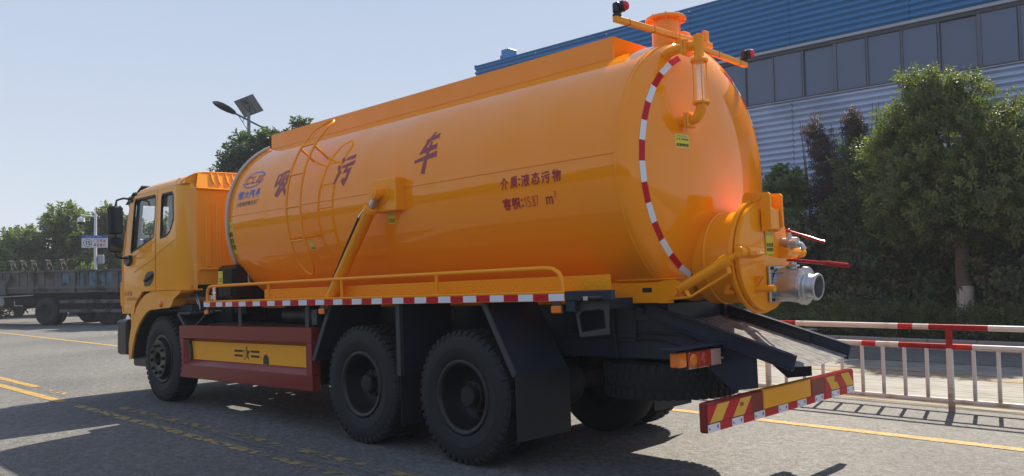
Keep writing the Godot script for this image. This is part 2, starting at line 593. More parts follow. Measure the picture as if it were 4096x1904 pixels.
# ---------------------------------------------------------------- lettering
# strokes of the characters painted on the truck and the sign, on a square of 100 (x right, y down)
const WATER := "12 12,24 22;4 38,17 48;8 92,26 58;"
const GRAIN := "34 8,14 16;6 30,44 28;25 14,25 96;24 34,6 62;27 40,42 56;"
const GLYPH := {
	"吸": "7 22,13 60;8 22,34 18,31 54;12 54,32 50;54 14,50 54,32 94;44 14,80 12,68 40,86 42,72 68,44 95;54 46,72 74,97 95",
	"污": WATER + "42 16,84 12;34 42,96 34;62 42,54 60,84 56,78 84,68 96,56 86",
	"车": "32 20,76 12;52 2,26 48,84 40;8 70,94 60;55 28,54 99",
	"程": GRAIN + "56 10,56 36;56 10,88 10,88 36;56 34,88 34;52 50,92 50;54 70,90 70;72 50,72 92;48 92,96 92",
	"力": "14 34,86 34,78 88,60 80;48 8,44 52,10 95",
	"汽": WATER + "44 8,32 32;42 20,92 20;44 36,86 36;38 52,80 52,82 80,97 94,97 76",
	"大": "10 38,90 36;50 8,48 50,10 94;50 42,66 70,92 94",
	"型": "8 12,54 12;4 32,58 32;20 12,18 34,8 54;42 12,42 54;68 14,68 44;88 8,88 54,80 54;18 72,82 72;50 58,50 94;6 94,94 94",
	"清": WATER + "42 14,92 14;46 28,88 28;40 42,96 42;68 4,68 42;48 54,48 96;48 54,86 54,86 92,78 94;48 66,86 66;48 78,86 78",
	"洗": WATER + "50 8,42 28;46 22,88 22;38 42,96 42;68 6,68 42;58 44,54 70,36 94;76 44,76 86,96 88,96 72",
	"厂": "14 14,92 14;18 14,18 60,4 96",
	"介": "50 6,30 32,4 50;50 8,70 32,96 48;36 46,34 70,18 96;66 46,66 96",
	"质": "88 6,24 14;24 14,22 60,6 94;30 28,92 28;58 10,56 42;38 42,38 76;38 42,82 42,82 76;60 52,54 78,32 94;62 76,86 94",
	"液": WATER + "64 4,68 14;36 18,96 18;50 20,34 54;44 40,44 96;70 28,56 54;68 38,90 38,78 70,56 96;64 50,72 60;62 56,92 94",
	"态": "12 18,88 18;50 4,44 30,10 54;52 24,90 52;48 40,54 50;14 66,8 86;30 62,34 90,74 90,76 76;50 62,56 74;82 62,92 80",
	"物": "18 14,8 34;14 28,46 26;28 6,28 96;6 62,44 52;60 8,46 40;56 24,94 24,88 84,76 90;68 26,46 68;82 26,54 92",
	"容": "50 2,52 12;10 18,10 30;10 18,90 18,86 30;36 28,22 44;62 28,78 42;50 38,12 66;50 38,90 66;32 64,32 94;32 64,70 64,70 94;32 92,70 92",
	"积": GRAIN + "56 14,56 52;56 14,90 14,90 52;56 50,90 50;66 60,50 92;80 60,96 92",
	"区": "90 10,12 10;70 24,28 76;30 30,74 74;12 10,12 92,94 92",
	"限": "10 8,10 96;10 8,36 8,24 34,38 54,22 62;50 10,84 10,84 46;50 28,84 28;50 46,84 46;50 10,50 92,66 82;90 52,70 64;62 50,96 92",
	"速": "12 10,22 22;6 40,26 40,20 76,6 88;22 80,50 94,98 92;36 18,94 18;44 32,44 52;44 32,86 32,86 52;44 50,86 50;65 6,65 84;62 52,40 74;68 54,92 72",
	"减": "10 14,20 26;8 70,24 48;34 22,96 22;34 22,32 60,22 92;44 38,62 38;44 52,44 76;44 52,62 52,62 76;44 74,62 74;72 6,78 60,98 90,98 74;92 44,66 92;84 8,92 16",
	"慢": "16 6,16 96;6 26,4 46;26 22,30 34;44 8,44 34;44 8,84 8,84 34;44 20,84 20;44 34,84 34;36 44,36 62;36 44,94 44,94 62;54 44,54 62;74 44,74 62;36 62,94 62;42 70,82 70,38 96;50 76,92 96",
	"行": "34 8,8 34;38 30,6 60;22 48,22 96;50 18,92 18;44 44,98 44;76 44,76 92,64 88",
	"注": WATER + "62 6,70 16;42 26,94 26;44 54,92 54;68 26,68 92;36 92,98 92",
	"意": "50 2,52 10;18 14,82 14;34 20,38 28;66 20,60 28;8 32,92 32;26 40,26 66;26 40,76 40,76 66;26 53,76 53;26 66,76 66;16 76,10 92;32 74,36 94,70 94,74 82;50 72,56 82;80 74,92 88",
	"总": "30 4,38 16;70 4,60 18;24 24,24 52;24 24,76 24,76 52;24 50,76 50;14 64,8 86;30 62,34 90,74 90,76 76;50 62,56 74;82 62,92 80",
	"量": "26 6,26 28;26 6,74 6,74 28;26 17,74 17;26 28,74 28;6 38,94 38;24 48,24 70;24 48,76 48,76 70;24 59,76 59;24 70,76 70;50 48,50 94;18 82,82 82;6 94,94 94",
	"请": "14 6,22 16;6 32,22 32,20 84,34 72;42 14,92 14;46 26,88 26;38 40,98 40;68 4,68 40;48 52,46 96;48 52,88 52,88 92,78 94;48 66,88 66;48 78,88 78",
	"定": "50 2,52 12;10 18,8 32;10 18,90 18,86 32;22 42,78 42;50 42,50 90;52 64,78 64;30 56,24 78,8 96;24 78,44 92,96 94",
	"期": "18 6,18 66;42 6,42 66;6 20,54 20;18 34,42 34;18 50,42 50;4 66,56 66;20 74,6 94;40 74,52 90;66 8,64 60,56 96;66 8,92 8,92 94,82 92;66 36,92 36;66 62,92 62",
	"理": "6 14,40 14;8 46,38 46;23 14,23 82;4 88,42 78;52 10,52 54;52 10,92 10,92 54;52 32,92 32;52 54,92 54;72 10,72 94;52 74,92 74;46 94,98 94",
	"位": "26 6,6 48;18 34,18 96;62 6,68 18;38 26,94 26;48 42,56 78;84 40,72 88;34 92,98 92",
	"管": "22 2,8 22;16 10,44 10;28 12,32 22;64 2,52 20;60 10,92 10;72 12,78 22;50 24,52 32;10 36,8 48;10 36,90 36,86 48;28 48,28 96;28 48,74 48,74 66,28 66;28 76,78 76,78 96,28 96",
}

# writes characters into sh; at(u, v, lift) gives the place on the surface for a point of the line of writing
func glyphs(sh: Sh, text: String, u0: float, v0: float, w: float, h: float, pitch: float, pen: float, at: Callable, slant := 0.0, brush := false) -> void:
	var lift := 0
	for ci in text.length():
		var ch := text[ci]
		if not GLYPH.has(ch): continue
		for st in GLYPH[ch].split(";", false):
			var pts := []
			for pr in st.split(",", false):
				var xy: PackedStringArray = pr.split(" ", false)
				var px := float(xy[0]) / 100.0
				var py := 1.0 - float(xy[1]) / 100.0
				pts.append(Vector2(u0 + ci * pitch + px * w + py * h * slant, v0 + py * h))
			lift += 1
			ribbon(sh, pts, pen, at, 0.0015 + 0.00012 * (lift % 12), brush)

func ribbon(sh: Sh, pts: Array, pen: float, at: Callable, lift: float, brush := false) -> void:
	var fine := []
	for i in pts.size() - 1:
		var k := maxi(1, int(ceil(pts[i].distance_to(pts[i + 1]) / 0.06)))
		for j in k: fine.append(pts[i].lerp(pts[i + 1], float(j) / k))
	fine.append(pts[-1])
	var l := []
	var r := []
	var k := fine.size()
	for i in k:
		var d: Vector2
		if i == 0: d = fine[1] - fine[0]
		elif i == k - 1: d = fine[k - 1] - fine[k - 2]
		else: d = (fine[i + 1] - fine[i]).normalized() + (fine[i] - fine[i - 1]).normalized()
		d = d.normalized()
		var o := Vector2(-d.y, d.x) * pen / 2.0
		if i > 0 and i < k - 1:
			var c: float = absf(d.dot((fine[i] - fine[i - 1]).normalized()))
			o /= maxf(c, 0.5)
		if brush:
			var f := float(i) / (k - 1)
			o *= 0.62 + 0.55 * f if k > 3 else 0.7 + 0.5 * f
		var p: Vector2 = fine[i]
		if i == 0: p -= d * pen * 0.3
		if i == k - 1: p += d * pen * 0.3
		l.append(at.call(p.x + o.x, p.y + o.y, lift))
		r.append(at.call(p.x - o.x, p.y - o.y, lift))
	for i in k - 1: sh.quad(r[i], r[i + 1], l[i + 1], l[i])

func latin(sh: Sh, text: String, u0: float, v0: float, h: float, width: float, at: Callable, lift := 0.002, bold := true) -> void:
	var f := SystemFont.new()
	f.font_names = PackedStringArray(["Droid Sans"])
	f.font_weight = 700 if bold else 400
	var tm := TextMesh.new()
	tm.text = text
	tm.font = f
	tm.font_size = 64
	tm.pixel_size = 0.01
	tm.depth = 0.0
	tm.curve_step = 2.0
	var arr := tm.get_mesh_arrays()
	var vs: PackedVector3Array = arr[Mesh.ARRAY_VERTEX]
	var ix: PackedInt32Array = arr[Mesh.ARRAY_INDEX] if arr[Mesh.ARRAY_INDEX] != null else PackedInt32Array(range(vs.size()))
	if vs.is_empty(): return
	var lo := vs[0]
	var hi := vs[0]
	for p in vs:
		lo = lo.min(p)
		hi = hi.max(p)
	var sx := width / maxf(hi.x - lo.x, 1e-6)
	var sy := h / maxf(hi.y - lo.y, 1e-6)
	for i in range(0, ix.size(), 3):
		var q := []
		for j in 3:
			var p := vs[ix[i + j]]
			q.append(Vector2(u0 + (p.x - lo.x) * sx, v0 + (p.y - lo.y) * sy))
		if (q[1] - q[0]).cross(q[2] - q[0]) < 0:
			var s = q[1]
			q[1] = q[2]
			q[2] = s
		sh.tri(at.call(q[0].x, q[0].y, lift), at.call(q[1].x, q[1].y, lift), at.call(q[2].x, q[2].y, lift))

func flat_at(o: Vector3, ex: Vector3, ey: Vector3) -> Callable:
	var nz := ex.cross(ey).normalized()
	return func(u: float, v: float, lift: float) -> Vector3: return o + ex * u + ey * v + nz * lift

func patch(sh: Sh, u0: float, v0: float, u1: float, v1: float, at: Callable, lift: float, nu := 1, nv := 1) -> void:
	for i in nu:
		for j in nv:
			var a := lerpf(u0, u1, float(i) / nu)
			var b := lerpf(u0, u1, float(i + 1) / nu)
			var c := lerpf(v0, v1, float(j) / nv)
			var d := lerpf(v0, v1, float(j + 1) / nv)
			sh.quad(at.call(a, c, lift), at.call(b, c, lift), at.call(b, d, lift), at.call(a, d, lift))

func ring(sh: Sh, u: float, v: float, ru: float, rv: float, pen: float, at: Callable, lift: float, a0 := 0.0, a1 := TAU, segs := 36, slant := 0.0) -> void:
	for i in segs:
		var t0 := a0 + (a1 - a0) * i / segs
		var t1 := a0 + (a1 - a0) * (i + 1) / segs
		var q := []
		for e in [[t0, 0.0], [t0, pen], [t1, pen], [t1, 0.0]]:
			var y: float = sin(e[0]) * (rv + e[1])
			q.append(at.call(u + cos(e[0]) * (ru + e[1]) + y * slant, v + y, lift))
		sh.quad(q[0], q[1], q[2], q[3])

# yellow warning label: a plate with a pale heading, one line of words and rows of characters
func sticker(parent: Node, u0: float, v0: float, w: float, h: float, at: Callable, words: String, rows: Array, cuts := 4) -> void:
	var s := Sh.new()
	patch(s, u0, v0, u0 + w, v0 + h, at, 0.0012, cuts, cuts)
	part(parent, "warning_label", s, M.sticker_yellow)
	var p := Sh.new()
	patch(p, u0 + w * 0.14, v0 + h * 0.80, u0 + w * 0.44, v0 + h * 0.90, at, 0.0025)
	patch(p, u0 + w * 0.54, v0 + h * 0.80, u0 + w * 0.86, v0 + h * 0.90, at, 0.0025)
	part(parent, "label_heading", p, M.ink_pale)
	var k := Sh.new()
	if words:
		var c := h * 0.15
		glyphs(k, "注意", u0 + w * 0.10, v0 + h * 0.56, c * 0.9, c, w * 0.16, c * 0.10, at)
		latin(k, words, u0 + w * 0.44, v0 + h * 0.57, c * 0.8, w * 0.48, at, 0.003)
	var ch: float = h * (0.22 if rows.size() == 1 else 0.16)
	for i in rows.size():
		var text: String = rows[i]
		var pitch := w * 0.86 / text.length()
		glyphs(k, text, u0 + w * 0.08, v0 + h * (0.12 + 0.2 * (rows.size() - 1 - i)), pitch * 0.88, ch, pitch, ch * 0.13, at)
	part(parent, "label_lettering", k, M.ink_black)

# ---------------------------------------------------------------- the tanker truck
# its own frame: x runs backwards along the truck, y up, z to its left side; the unladen chassis stands slightly nose-down
const PITCH := 0.0202
const YC := 2.153
const RR := 1.02
const X0 := 1.15
const X1 := 6.79
const HD := 0.28

func tank_at() -> Callable:
	return func(x: float, s: float, lift: float) -> Vector3:
		var a := s / RR
		return Vector3(x, YC + sin(a) * (RR + lift), cos(a) * (RR + lift))

func head_at() -> Callable:
	# u runs to the right as one faces the rear head (towards -z), v up from the tank's axis
	return func(u: float, v: float, lift: float) -> Vector3:
		var r2 := (u * u + v * v) / (RR * RR)
		return Vector3(X1 + HD * sqrt(maxf(0.0, 1.0 - r2)) + lift, YC + v, -u)

func arc(deg: float) -> float: return deg_to_rad(deg) * RR

func build_truck() -> void:
	var t := thing("tanker_truck", "orange three-axle vacuum tanker truck with a large glossy tank parked on the road", "truck")
	t.rotation.z = PITCH
	build_tank(t)
	build_tank_fittings(t)
	build_rear_door(t)
	build_platform(t)
	build_chassis(t)
	build_cab(t)
	build_wheels(t)

func build_tank(t: Node3D) -> void:
	var s := Sh.new()
	s.lathe([Vector2(X0, RR), Vector2(X1, RR)], V(0, YC, 0), Vector3.RIGHT, 128)
	var tank := part(t, "tank", s, M.tank_orange)
	s = Sh.new()
	var pr := []
	for i in 25:
		var a := PI / 2 * i / 24.0
		pr.append(Vector2(X1 + HD * sin(a), RR * cos(a)))
	s.lathe(pr, V(0, YC, 0), Vector3.RIGHT, 128, 60)
	part(tank, "rear_head", s, M.tank_orange)
	s = Sh.new()
	pr = []
	for i in 25:
		var a := PI / 2 - PI / 2 * i / 24.0
		pr.append(Vector2(X0 - HD * sin(a), RR * cos(a)))
	s.lathe(pr, V(0, YC, 0), Vector3.RIGHT, 96, 60)
	part(tank, "front_head", s, M.tank_orange)
	# weld beads
	for x in [X0, X1]:
		s = Sh.new()
		s.lathe([Vector2(-0.008, 0), Vector2(-0.005, 0.004), Vector2(0, 0.006), Vector2(0.005, 0.004), Vector2(0.008, 0)].map(func(p): return Vector2(p.x + x, p.y + RR - 0.001)), V(0, YC, 0), Vector3.RIGHT, 128, 80)
		part(tank, "weld_seam", s, M.tank_orange)
	var at := tank_at()
	s = Sh.new()
	var pts := []
	for i in 23: pts.append(at.call(lerpf(1.16, 6.785, i / 22.0), arc(3.6 - 0.02 * i), 0.0))
	s.tube(pts, 0.006, 8)
	part(tank, "weld_seam", s, M.tank_orange)
	# big brush characters
	for e in [["吸", 2.10, 0.33], ["污", 3.29, 0.29], ["车", 4.53, 0.32]]:
		s = Sh.new()
		var bot: float = 11.2 if e[0] != "车" else 9.2
		glyphs(s, e[0], e[1], arc(bot), e[2] * 0.95, arc(29.8 if e[0] != "车" else 31.4) - arc(bot), 0.3, 0.044 if e[0] != "车" else 0.048, at, 0.10, true)
		part(tank, "painted_character", s, M.letter_plum)
	# maker's mark: oval with three letters, and two lines under it
	s = Sh.new()
	for k in 2:
		ring(s, 1.59, arc(27.0), 0.215, 0.092, 0.017, at, 0.0016, PI * k + 0.22, PI * (k + 1) - 0.12, 24, 0.10)
	part(tank, "logo_oval", s, M.letter_blue)
	s = Sh.new()
	var slanted := func(u: float, v: float, l: float) -> Vector3: return at.call(u + (v - arc(27.0)) * 0.3, v, l)
	ribbon(s, [Vector2(1.525, arc(28.8)), Vector2(1.505, arc(29.4)), Vector2(1.445, arc(29.4)), Vector2(1.43, arc(28.7)), Vector2(1.43, arc(25.3)), Vector2(1.445, arc(24.6)), Vector2(1.505, arc(24.6)), Vector2(1.525, arc(25.2))], 0.020, slanted, 0.0018)
	ribbon(s, [Vector2(1.57, arc(29.6)), Vector2(1.57, arc(24.6)), Vector2(1.635, arc(24.6))], 0.020, slanted, 0.0020)
	ribbon(s, [Vector2(1.675, arc(29.6)), Vector2(1.675, arc(24.6)), Vector2(1.765, arc(24.6)), Vector2(1.765, arc(29.6))], 0.018, slanted, 0.0022)
	ribbon(s, [Vector2(1.72, arc(29.6)), Vector2(1.72, arc(25.0))], 0.018, slanted, 0.0024)
	part(tank, "logo_letters", s, M.letter_plum)
	s = Sh.new()
	glyphs(s, "程力汽车", 1.345, arc(13.9), 0.112, arc(19.5) - arc(13.9), 0.128, 0.017, at, 0.06)
	part(tank, "painted_lettering", s, M.letter_blue)
	s = Sh.new()
	glyphs(s, "大型清洗吸污车厂", 1.35, arc(8.9), 0.056, arc(12.0) - arc(8.9), 0.063, 0.0062, at, 0.06)
	part(tank, "painted_lettering", s, M.letter_dark)
	s = Sh.new()
	glyphs(s, "介质", 5.66, arc(-5.3), 0.082, 0.096, 0.105, 0.013, at)
	glyphs(s, "液态污物", 5.885, arc(-5.2), 0.088, 0.098, 0.106, 0.013, at)
	for v in [-4.6, -2.2]: patch(s, 5.855, arc(v), 5.872, arc(v) + 0.017, at, 0.002)
	part(tank, "painted_lettering", s, M.letter_red)
	s = Sh.new()
	glyphs(s, "容积", 5.66, arc(-14.6), 0.088, 0.094, 0.098, 0.016, at)
	for v in [-14.0, -11.4]: patch(s, 5.862, arc(v), 5.88, arc(v) + 0.018, at, 0.002)
	latin(s, "15.87", 5.895, arc(-14.4), 0.084, 0.145, at, 0.002, false)
	latin(s, "m", 6.115, arc(-14.2), 0.062, 0.072, at)
	latin(s, "3", 6.20, arc(-11.6), 0.05, 0.026, at, 0.002, false)
	part(tank, "painted_lettering", s, M.letter_red)
	sticker(tank, 4.17, arc(-14.2), 0.115, 0.10, at, "", ["请注意定期", "清洗管理位"])
	sticker(tank, 2.80, arc(-24.0), 0.075, 0.10, at, "", ["请注意定"])
	sticker(tank, 1.175, arc(-21.0), 0.10, 0.38, at, "", ["清洗", "注意", "定期"], 8)
	# reflective tape round the rear head: straight chords, red and white by turns
	var hat := head_at()
	for side in [0, 1]:
		var a := 67.6 if side == 0 else 112.0
		var i := 0
		while (a > -70.0) if side == 0 else (a < 250.0):
			var st := -9.75 if side == 0 else 9.75
			var q := []
			for e in [[a, 0.866], [a + st, 0.866], [a + st, 0.908], [a, 0.908]]:
				var th := deg_to_rad(e[0])
				q.append(hat.call(-cos(th) * e[1], sin(th) * e[1], 0.004))
			s = Sh.new()
			if side == 0: s.quad(q[0], q[3], q[2], q[1])
			else: s.quad(q[0], q[1], q[2], q[3])
			part(tank, "tape_red" if i % 2 == 0 else "tape_white", s, M.tape_red if i % 2 == 0 else M.tape_white)
			a += st
			i += 1
	sticker(tank, -0.585, 0.10, 0.15, 0.105, hat, "CAUTION", ["请定期清理液位管"])

func pipe_flange(s: Sh, c: Vector3, ax: Vector3, r: float, t: float) -> void:
	s.lathe([Vector2(-t / 2, 0), Vector2(-t / 2, r - 0.004), Vector2(-t / 2 + 0.004, r), Vector2(t / 2 - 0.004, r), Vector2(t / 2, r - 0.004), Vector2(t / 2, 0)], c, ax, 20)
	var e := ax.cross(Vector3.UP if absf(ax.y) < 0.9 else Vector3.RIGHT).normalized()
	var f := ax.cross(e)
	for k in 4:
		var a := PI / 4 + PI / 2 * k
		var p := c + (e * cos(a) + f * sin(a)) * r * 0.80
		s.tube([p - ax * (t / 2 + 0.010), p + ax * (t / 2 + 0.010)], 0.007, 6)

func build_tank_fittings(t: Node3D) -> void:
	# the open box of sheet metal on top: four walls
	var yt := 3.243
	var zb := 0.45
	var yb := YC + sqrt(RR * RR - zb * zb) - 0.004
	var s := Sh.new()
	s.span(V(1.195, yb, zb - 0.004), V(6.40, yt, zb))
	s.span(V(1.195, yt - 0.02, zb - 0.03), V(6.40, yt + 0.001, zb - 0.005))
	var bx := part(t, "top_tray", s, M.tank_orange)
	s = Sh.new()
	s.span(V(1.195, yb, -zb), V(6.40, yt, -zb + 0.004))
	part(bx, "side_wall", s, M.tank_orange)
	for x in [1.195, 6.396]:
		s = Sh.new()
		var pl := poly([-zb + 0.005, yt])
		for i in 13:
			var z := lerpf(-zb + 0.005, zb - 0.006, i / 12.0)
			pl.append(Vector2(z, YC + sqrt(RR * RR - z * z) - 0.004))
		pl.append(Vector2(zb - 0.006, yt))
		s.prism(pl, V(x + 0.004, 0, 0), V(0, 0, -1) * -1.0, Vector3.UP, 0.004)
		part(bx, "end_wall", s, M.tank_orange)
	s = Sh.new()
	var wp := []
	for i in 20: wp.append(V(lerpf(1.2, 6.4, i / 19.0), yb + 0.004, zb + 0.004))
	s.tube(wp, 0.006, 6)
	part(bx, "weld_seam", s, M.tank_orange)
	# upright port with a bolted flange
	s = Sh.new()
	s.lathe([Vector2(3.10, 0.117), Vector2(3.41, 0.117)], V(6.61, 0, 0), Vector3.UP, 32)
	s.lathe([Vector2(3.405, 0.117), Vector2(3.405, 0.162), Vector2(3.41, 0.167), Vector2(3.425, 0.167), Vector2(3.43, 0.162), Vector2(3.43, 0.10), Vector2(3.2, 0.10)], V(6.61, 0, 0), Vector3.UP, 32)
	for k in 8:
		var a := TAU * k / 8 + 0.2
		s.tube([V(6.61 + cos(a) * 0.142, 3.385, sin(a) * 0.142), V(6.61 + cos(a) * 0.142, 3.442, sin(a) * 0.142)], 0.009, 6)
	part(t, "top_port", s, M.tank_orange)
	# small valve beside the port
	s = Sh.new()
	s.box(V(6.655, 3.27, -0.22), V(0.035, 0.16, 0.11), 0.006)
	s.tube([V(6.66, 3.28, -0.2), V(6.74, 3.28, -0.28)], 0.032, 12)
	s.ball(V(6.72, 3.275, -0.30), 0.038)
	s.tube([V(6.74, 3.12, -0.28), V(6.74, 3.33, -0.28)], 0.02, 10)
	s.box(V(6.79, 3.30, -0.31), V(0.03, 0.09, 0.07), 0.005)
	part(t, "relief_valve", s, M.tank_orange)
	# the two lamp arms across the rear
	var arms := [[V(6.80, 3.177, 0.96), V(6.80, 3.226, -0.37), 0.93], [V(6.83, 3.165, 0.18), V(6.83, 3.150, -0.90), -0.87]]
	for e in arms:
		s = Sh.new()
		s.bar(e[0], e[1], 0.042, 0.042, 0.004)
		var arm := part(t, "lamp_arm", s, M.trim_orange)
		for f in [0.12, 0.36, 0.62] if e[2] > 0 else [0.55, 0.88]:
			s = Sh.new()
			var c: Vector3 = e[0].lerp(e[1], f)
			s.box(c, V(0.046, 0.048, 0.006), 0.002)
			part(arm, "cable_tie", s, M.plastic_black)
		s = Sh.new()
		var z: float = e[2]
		var y: float = e[0].y + 0.02 if z > 0 else e[1].y + 0.02
		var x: float = e[0].x
		s.box(V(x, y + 0.012, z), V(0.05, 0.02, 0.05), 0.004)
		s.box(V(x + 0.005, y + 0.062, z), V(0.055, 0.082, 0.066), 0.012)
		s.lathe([Vector2(0, 0.0), Vector2(0, 0.040), Vector2(0.03, 0.042), Vector2(0.03, 0.0)], V(x + 0.028, y + 0.068, z - 0.004), V(0.88, 0.1, -0.45), 16)
		var lamp := part(arm, "beacon_housing", s, M.plastic_black)
		s = Sh.new()
		s.lathe([Vector2(0.028, 0.037), Vector2(0.048, 0.034), Vector2(0.060, 0.024), Vector2(0.066, 0.0)], V(x + 0.028, y + 0.068, z - 0.004), V(0.88, 0.1, -0.45), 18, 60)
		part(arm, "beacon_lens", s, M.beacon_red)
	# level gauge on the rear head
	var zx := 0.50
	var ax := 7.195
	s = Sh.new()
	s.tube([V(6.90, 2.985, 0.475), V(7.02, 2.99, zx), V(ax, 2.985, zx)], 0.036, 14)
	s.tube([V(6.84, 2.93, 0.46), V(6.88, 2.97, 0.47), V(6.93, 2.985, 0.48)], 0.040, 14)
	s.tube([V(ax, 2.875, zx), V(ax, 3.035, zx)], 0.036, 16)
	s.tube([V(ax, 3.035, zx), V(ax, 3.052, zx)], 0.040, 6)
	s.box(V(7.085, 2.985, zx), V(0.022, 0.115, 0.115), 0.005)
	s.box(V(7.108, 2.985, zx), V(0.020, 0.110, 0.110), 0.005)
	for dy in [-0.042, 0.042]:
		for dz in [-0.042, 0.042]: s.tube([V(7.06, 2.985 + dy, zx + dz), V(7.135, 2.985 + dy, zx + dz)], 0.007, 6)
	pipe_flange(s, V(ax, 2.868, zx), Vector3.UP, 0.062, 0.024)
	var gauge := part(t, "level_gauge", s, M.trim_orange)
	s = Sh.new()
	pipe_flange(s, V(ax, 2.560, zx), Vector3.UP, 0.062, 0.02)
	var el := []
	for i in 9:
		var a := PI / 2 * i / 8.0
		el.append(V(ax - 0.07 + 0.07 * cos(a), 2.555 - 0.105 * sin(a), zx))
	s.tube(el, 0.037, 14)
	s.tube([V(7.13, 2.45, zx), V(7.0, 2.45, zx)], 0.037, 14)
	s.box(V(7.105, 2.45, zx), V(0.018, 0.11, 0.11), 0.005)
	s.box(V(7.083, 2.45, zx), V(0.018, 0.11, 0.11), 0.005)
	part(gauge, "lower_elbow", s, M.trim_orange)
	s = Sh.new()
	s.lathe([Vector2(2.565, 0.028), Vector2(2.86, 0.028)], V(ax, 0, zx), Vector3.UP, 24)
	part(gauge, "glass_tube", s, M.sight_glass)
	s = Sh.new()
	for k in 4:
		var a := PI / 4 + PI / 2 * k
		s.tube([V(ax + cos(a) * 0.048, 2.55, zx + sin(a) * 0.048), V(ax + cos(a) * 0.048, 2.87, zx + sin(a) * 0.048)], 0.0045, 6)
	part(gauge, "tie_rods", s, M.trim_orange)
	# ladder that follows the tank's side
	var rl := 1.212
	var lx := [2.77, 3.03]
	var path := []
	for i in 33:
		var th := deg_to_rad(lerpf(-22.0, 44.0, i / 32.0))
		path.append([YC + sin(th) * rl, cos(th) * rl])
	var pts := []
	for p in path: pts.append(V(lx[0], p[0], p[1]))
	for i in 11:
		var a := PI - PI * i / 10.0
		var th := deg_to_rad(44.0 + 8.5 * sin(a))
		pts.append(V(2.90 + 0.13 * cos(a), YC + sin(th) * rl, cos(th) * rl - 0.02 * sin(a)))
	for i in range(32, -1, -1): pts.append(V(lx[1], path[i][0], path[i][1]))
	for i in 11:
		var a := -PI * i / 10.0
		var th := deg_to_rad(-22.0 + 11.5 * sin(a))
		pts.append(V(2.90 + 0.13 * cos(a), YC + sin(th) * rl, cos(th) * rl))
	s = Sh.new()
	s.tube(pts, 0.0135, 8)
	var lad := part(t, "ladder", s, M.trim_orange)
	for d in [33.5, 17.0, 0.8, -15.5]:
		s = Sh.new()
		var th := deg_to_rad(d)
		s.tube([V(lx[0], YC + sin(th) * rl, cos(th) * rl), V(lx[1], YC + sin(th) * rl, cos(th) * rl)], 0.012, 8)
		part(lad, "rung", s, M.trim_orange)
	for d in [32.0, -14.5]:
		for x in lx:
			s = Sh.new()
			var th := deg_to_rad(d)
			var th2 := deg_to_rad(d - 1.0)
			s.tube([V(x, YC + sin(th) * rl, cos(th) * rl), V(x, YC + sin(th2) * (RR - 0.01), cos(th2) * (RR - 0.01))], 0.013, 8)
			part(lad, "standoff", s, M.trim_orange)
	# tipping ram: pad on the tank, pin and cylinder
	s = Sh.new()
	s.box(V(4.265, 2.155, 1.06), V(0.35, 0.30, 0.12), 0.008)
	s.lathe([Vector2(0, 0.095), Vector2(0.012, 0.090), Vector2(0.012, 0)], V(4.25, 2.165, 1.12), Vector3.BACK, 28)
	part(t, "ram_pad", s, M.trim_orange)
	s = Sh.new()
	s.lathe([Vector2(0, 0.036), Vector2(0.065, 0.036)], V(4.25, 2.165, 1.13), Vector3.BACK, 20)
	s.lathe([Vector2(0, 0), Vector2(0, 0.052), Vector2(0.004, 0.056), Vector2(0.066, 0.056), Vector2(0.07, 0.052), Vector2(0.07, 0.03), Vector2(0.074, 0.03), Vector2(0.074, 0)], V(4.245, 2.165, 1.165), Vector3.BACK, 24)
	var ram := part(t, "tipping_ram", s, M.trim_orange)
	var top := V(4.235, 2.15, 1.17)
	var bot := V(3.46, 1.235, 1.165)
	var dir := (bot - top).normalized()
	s = Sh.new()
	s.lathe([Vector2(0.0, 0), Vector2(0.0, 0.06), Vector2(0.006, 0.066), Vector2(0.05, 0.066), Vector2(0.056, 0.06), Vector2(0.06, 0.057), Vector2(1.2, 0.057)], top + dir * 0.125, dir, 28)
	part(ram, "cylinder_barrel", s, M.trim_orange)
	s = Sh.new()
	s.tube([top + dir * 0.03, top + dir * 0.13], 0.034, 16)
	part(ram, "piston_rod", s, M.cast_aluminium)
	s = Sh.new()
	var ho := V(-0.055, 0.0, 0.035)
	s.tube([top + dir * 0.2 + V(-0.04, 0.02, 0.01), top + dir * 0.19 + V(-0.06, 0.03, 0.02), top + dir * 0.22 + ho * 1.25, top + dir * 0.25 + ho * 1.2], 0.009, 8)
	part(ram, "hose_fitting", s, M.chrome)
	s = Sh.new()
	s.tube([top + dir * 0.24 + ho * 1.2, top + dir * 0.6 + ho * 1.15, top + dir * 0.9 + ho, top + dir * 1.18 + ho * 0.8], 0.013, 8)
	part(ram, "hydraulic_hose", s, M.rubber_flap)
	# clear corrugated hose round the front of the tank
	s = Sh.new()
	pts = []
	var rad := []
	for i in 91:
		var th := deg_to_rad(lerpf(64.0, -27.0, i / 90.0))
		pts.append(V(1.165 - 0.02 * sin(i * 0.07), YC + sin(th) * (RR + 0.025), cos(th) * (RR + 0.025)))
		rad.append(0.0175 if i % 2 else 0.0205)
	for i in 5:
		pts.append(pts[90] + V(-0.02, -0.012 * (i + 1) - 0.0, -0.02 * (i + 1) * 0.5))
		rad.append(0.019)
	s.tube(pts, rad, 10)
	part(t, "clear_hose", s, M.hose_clear)

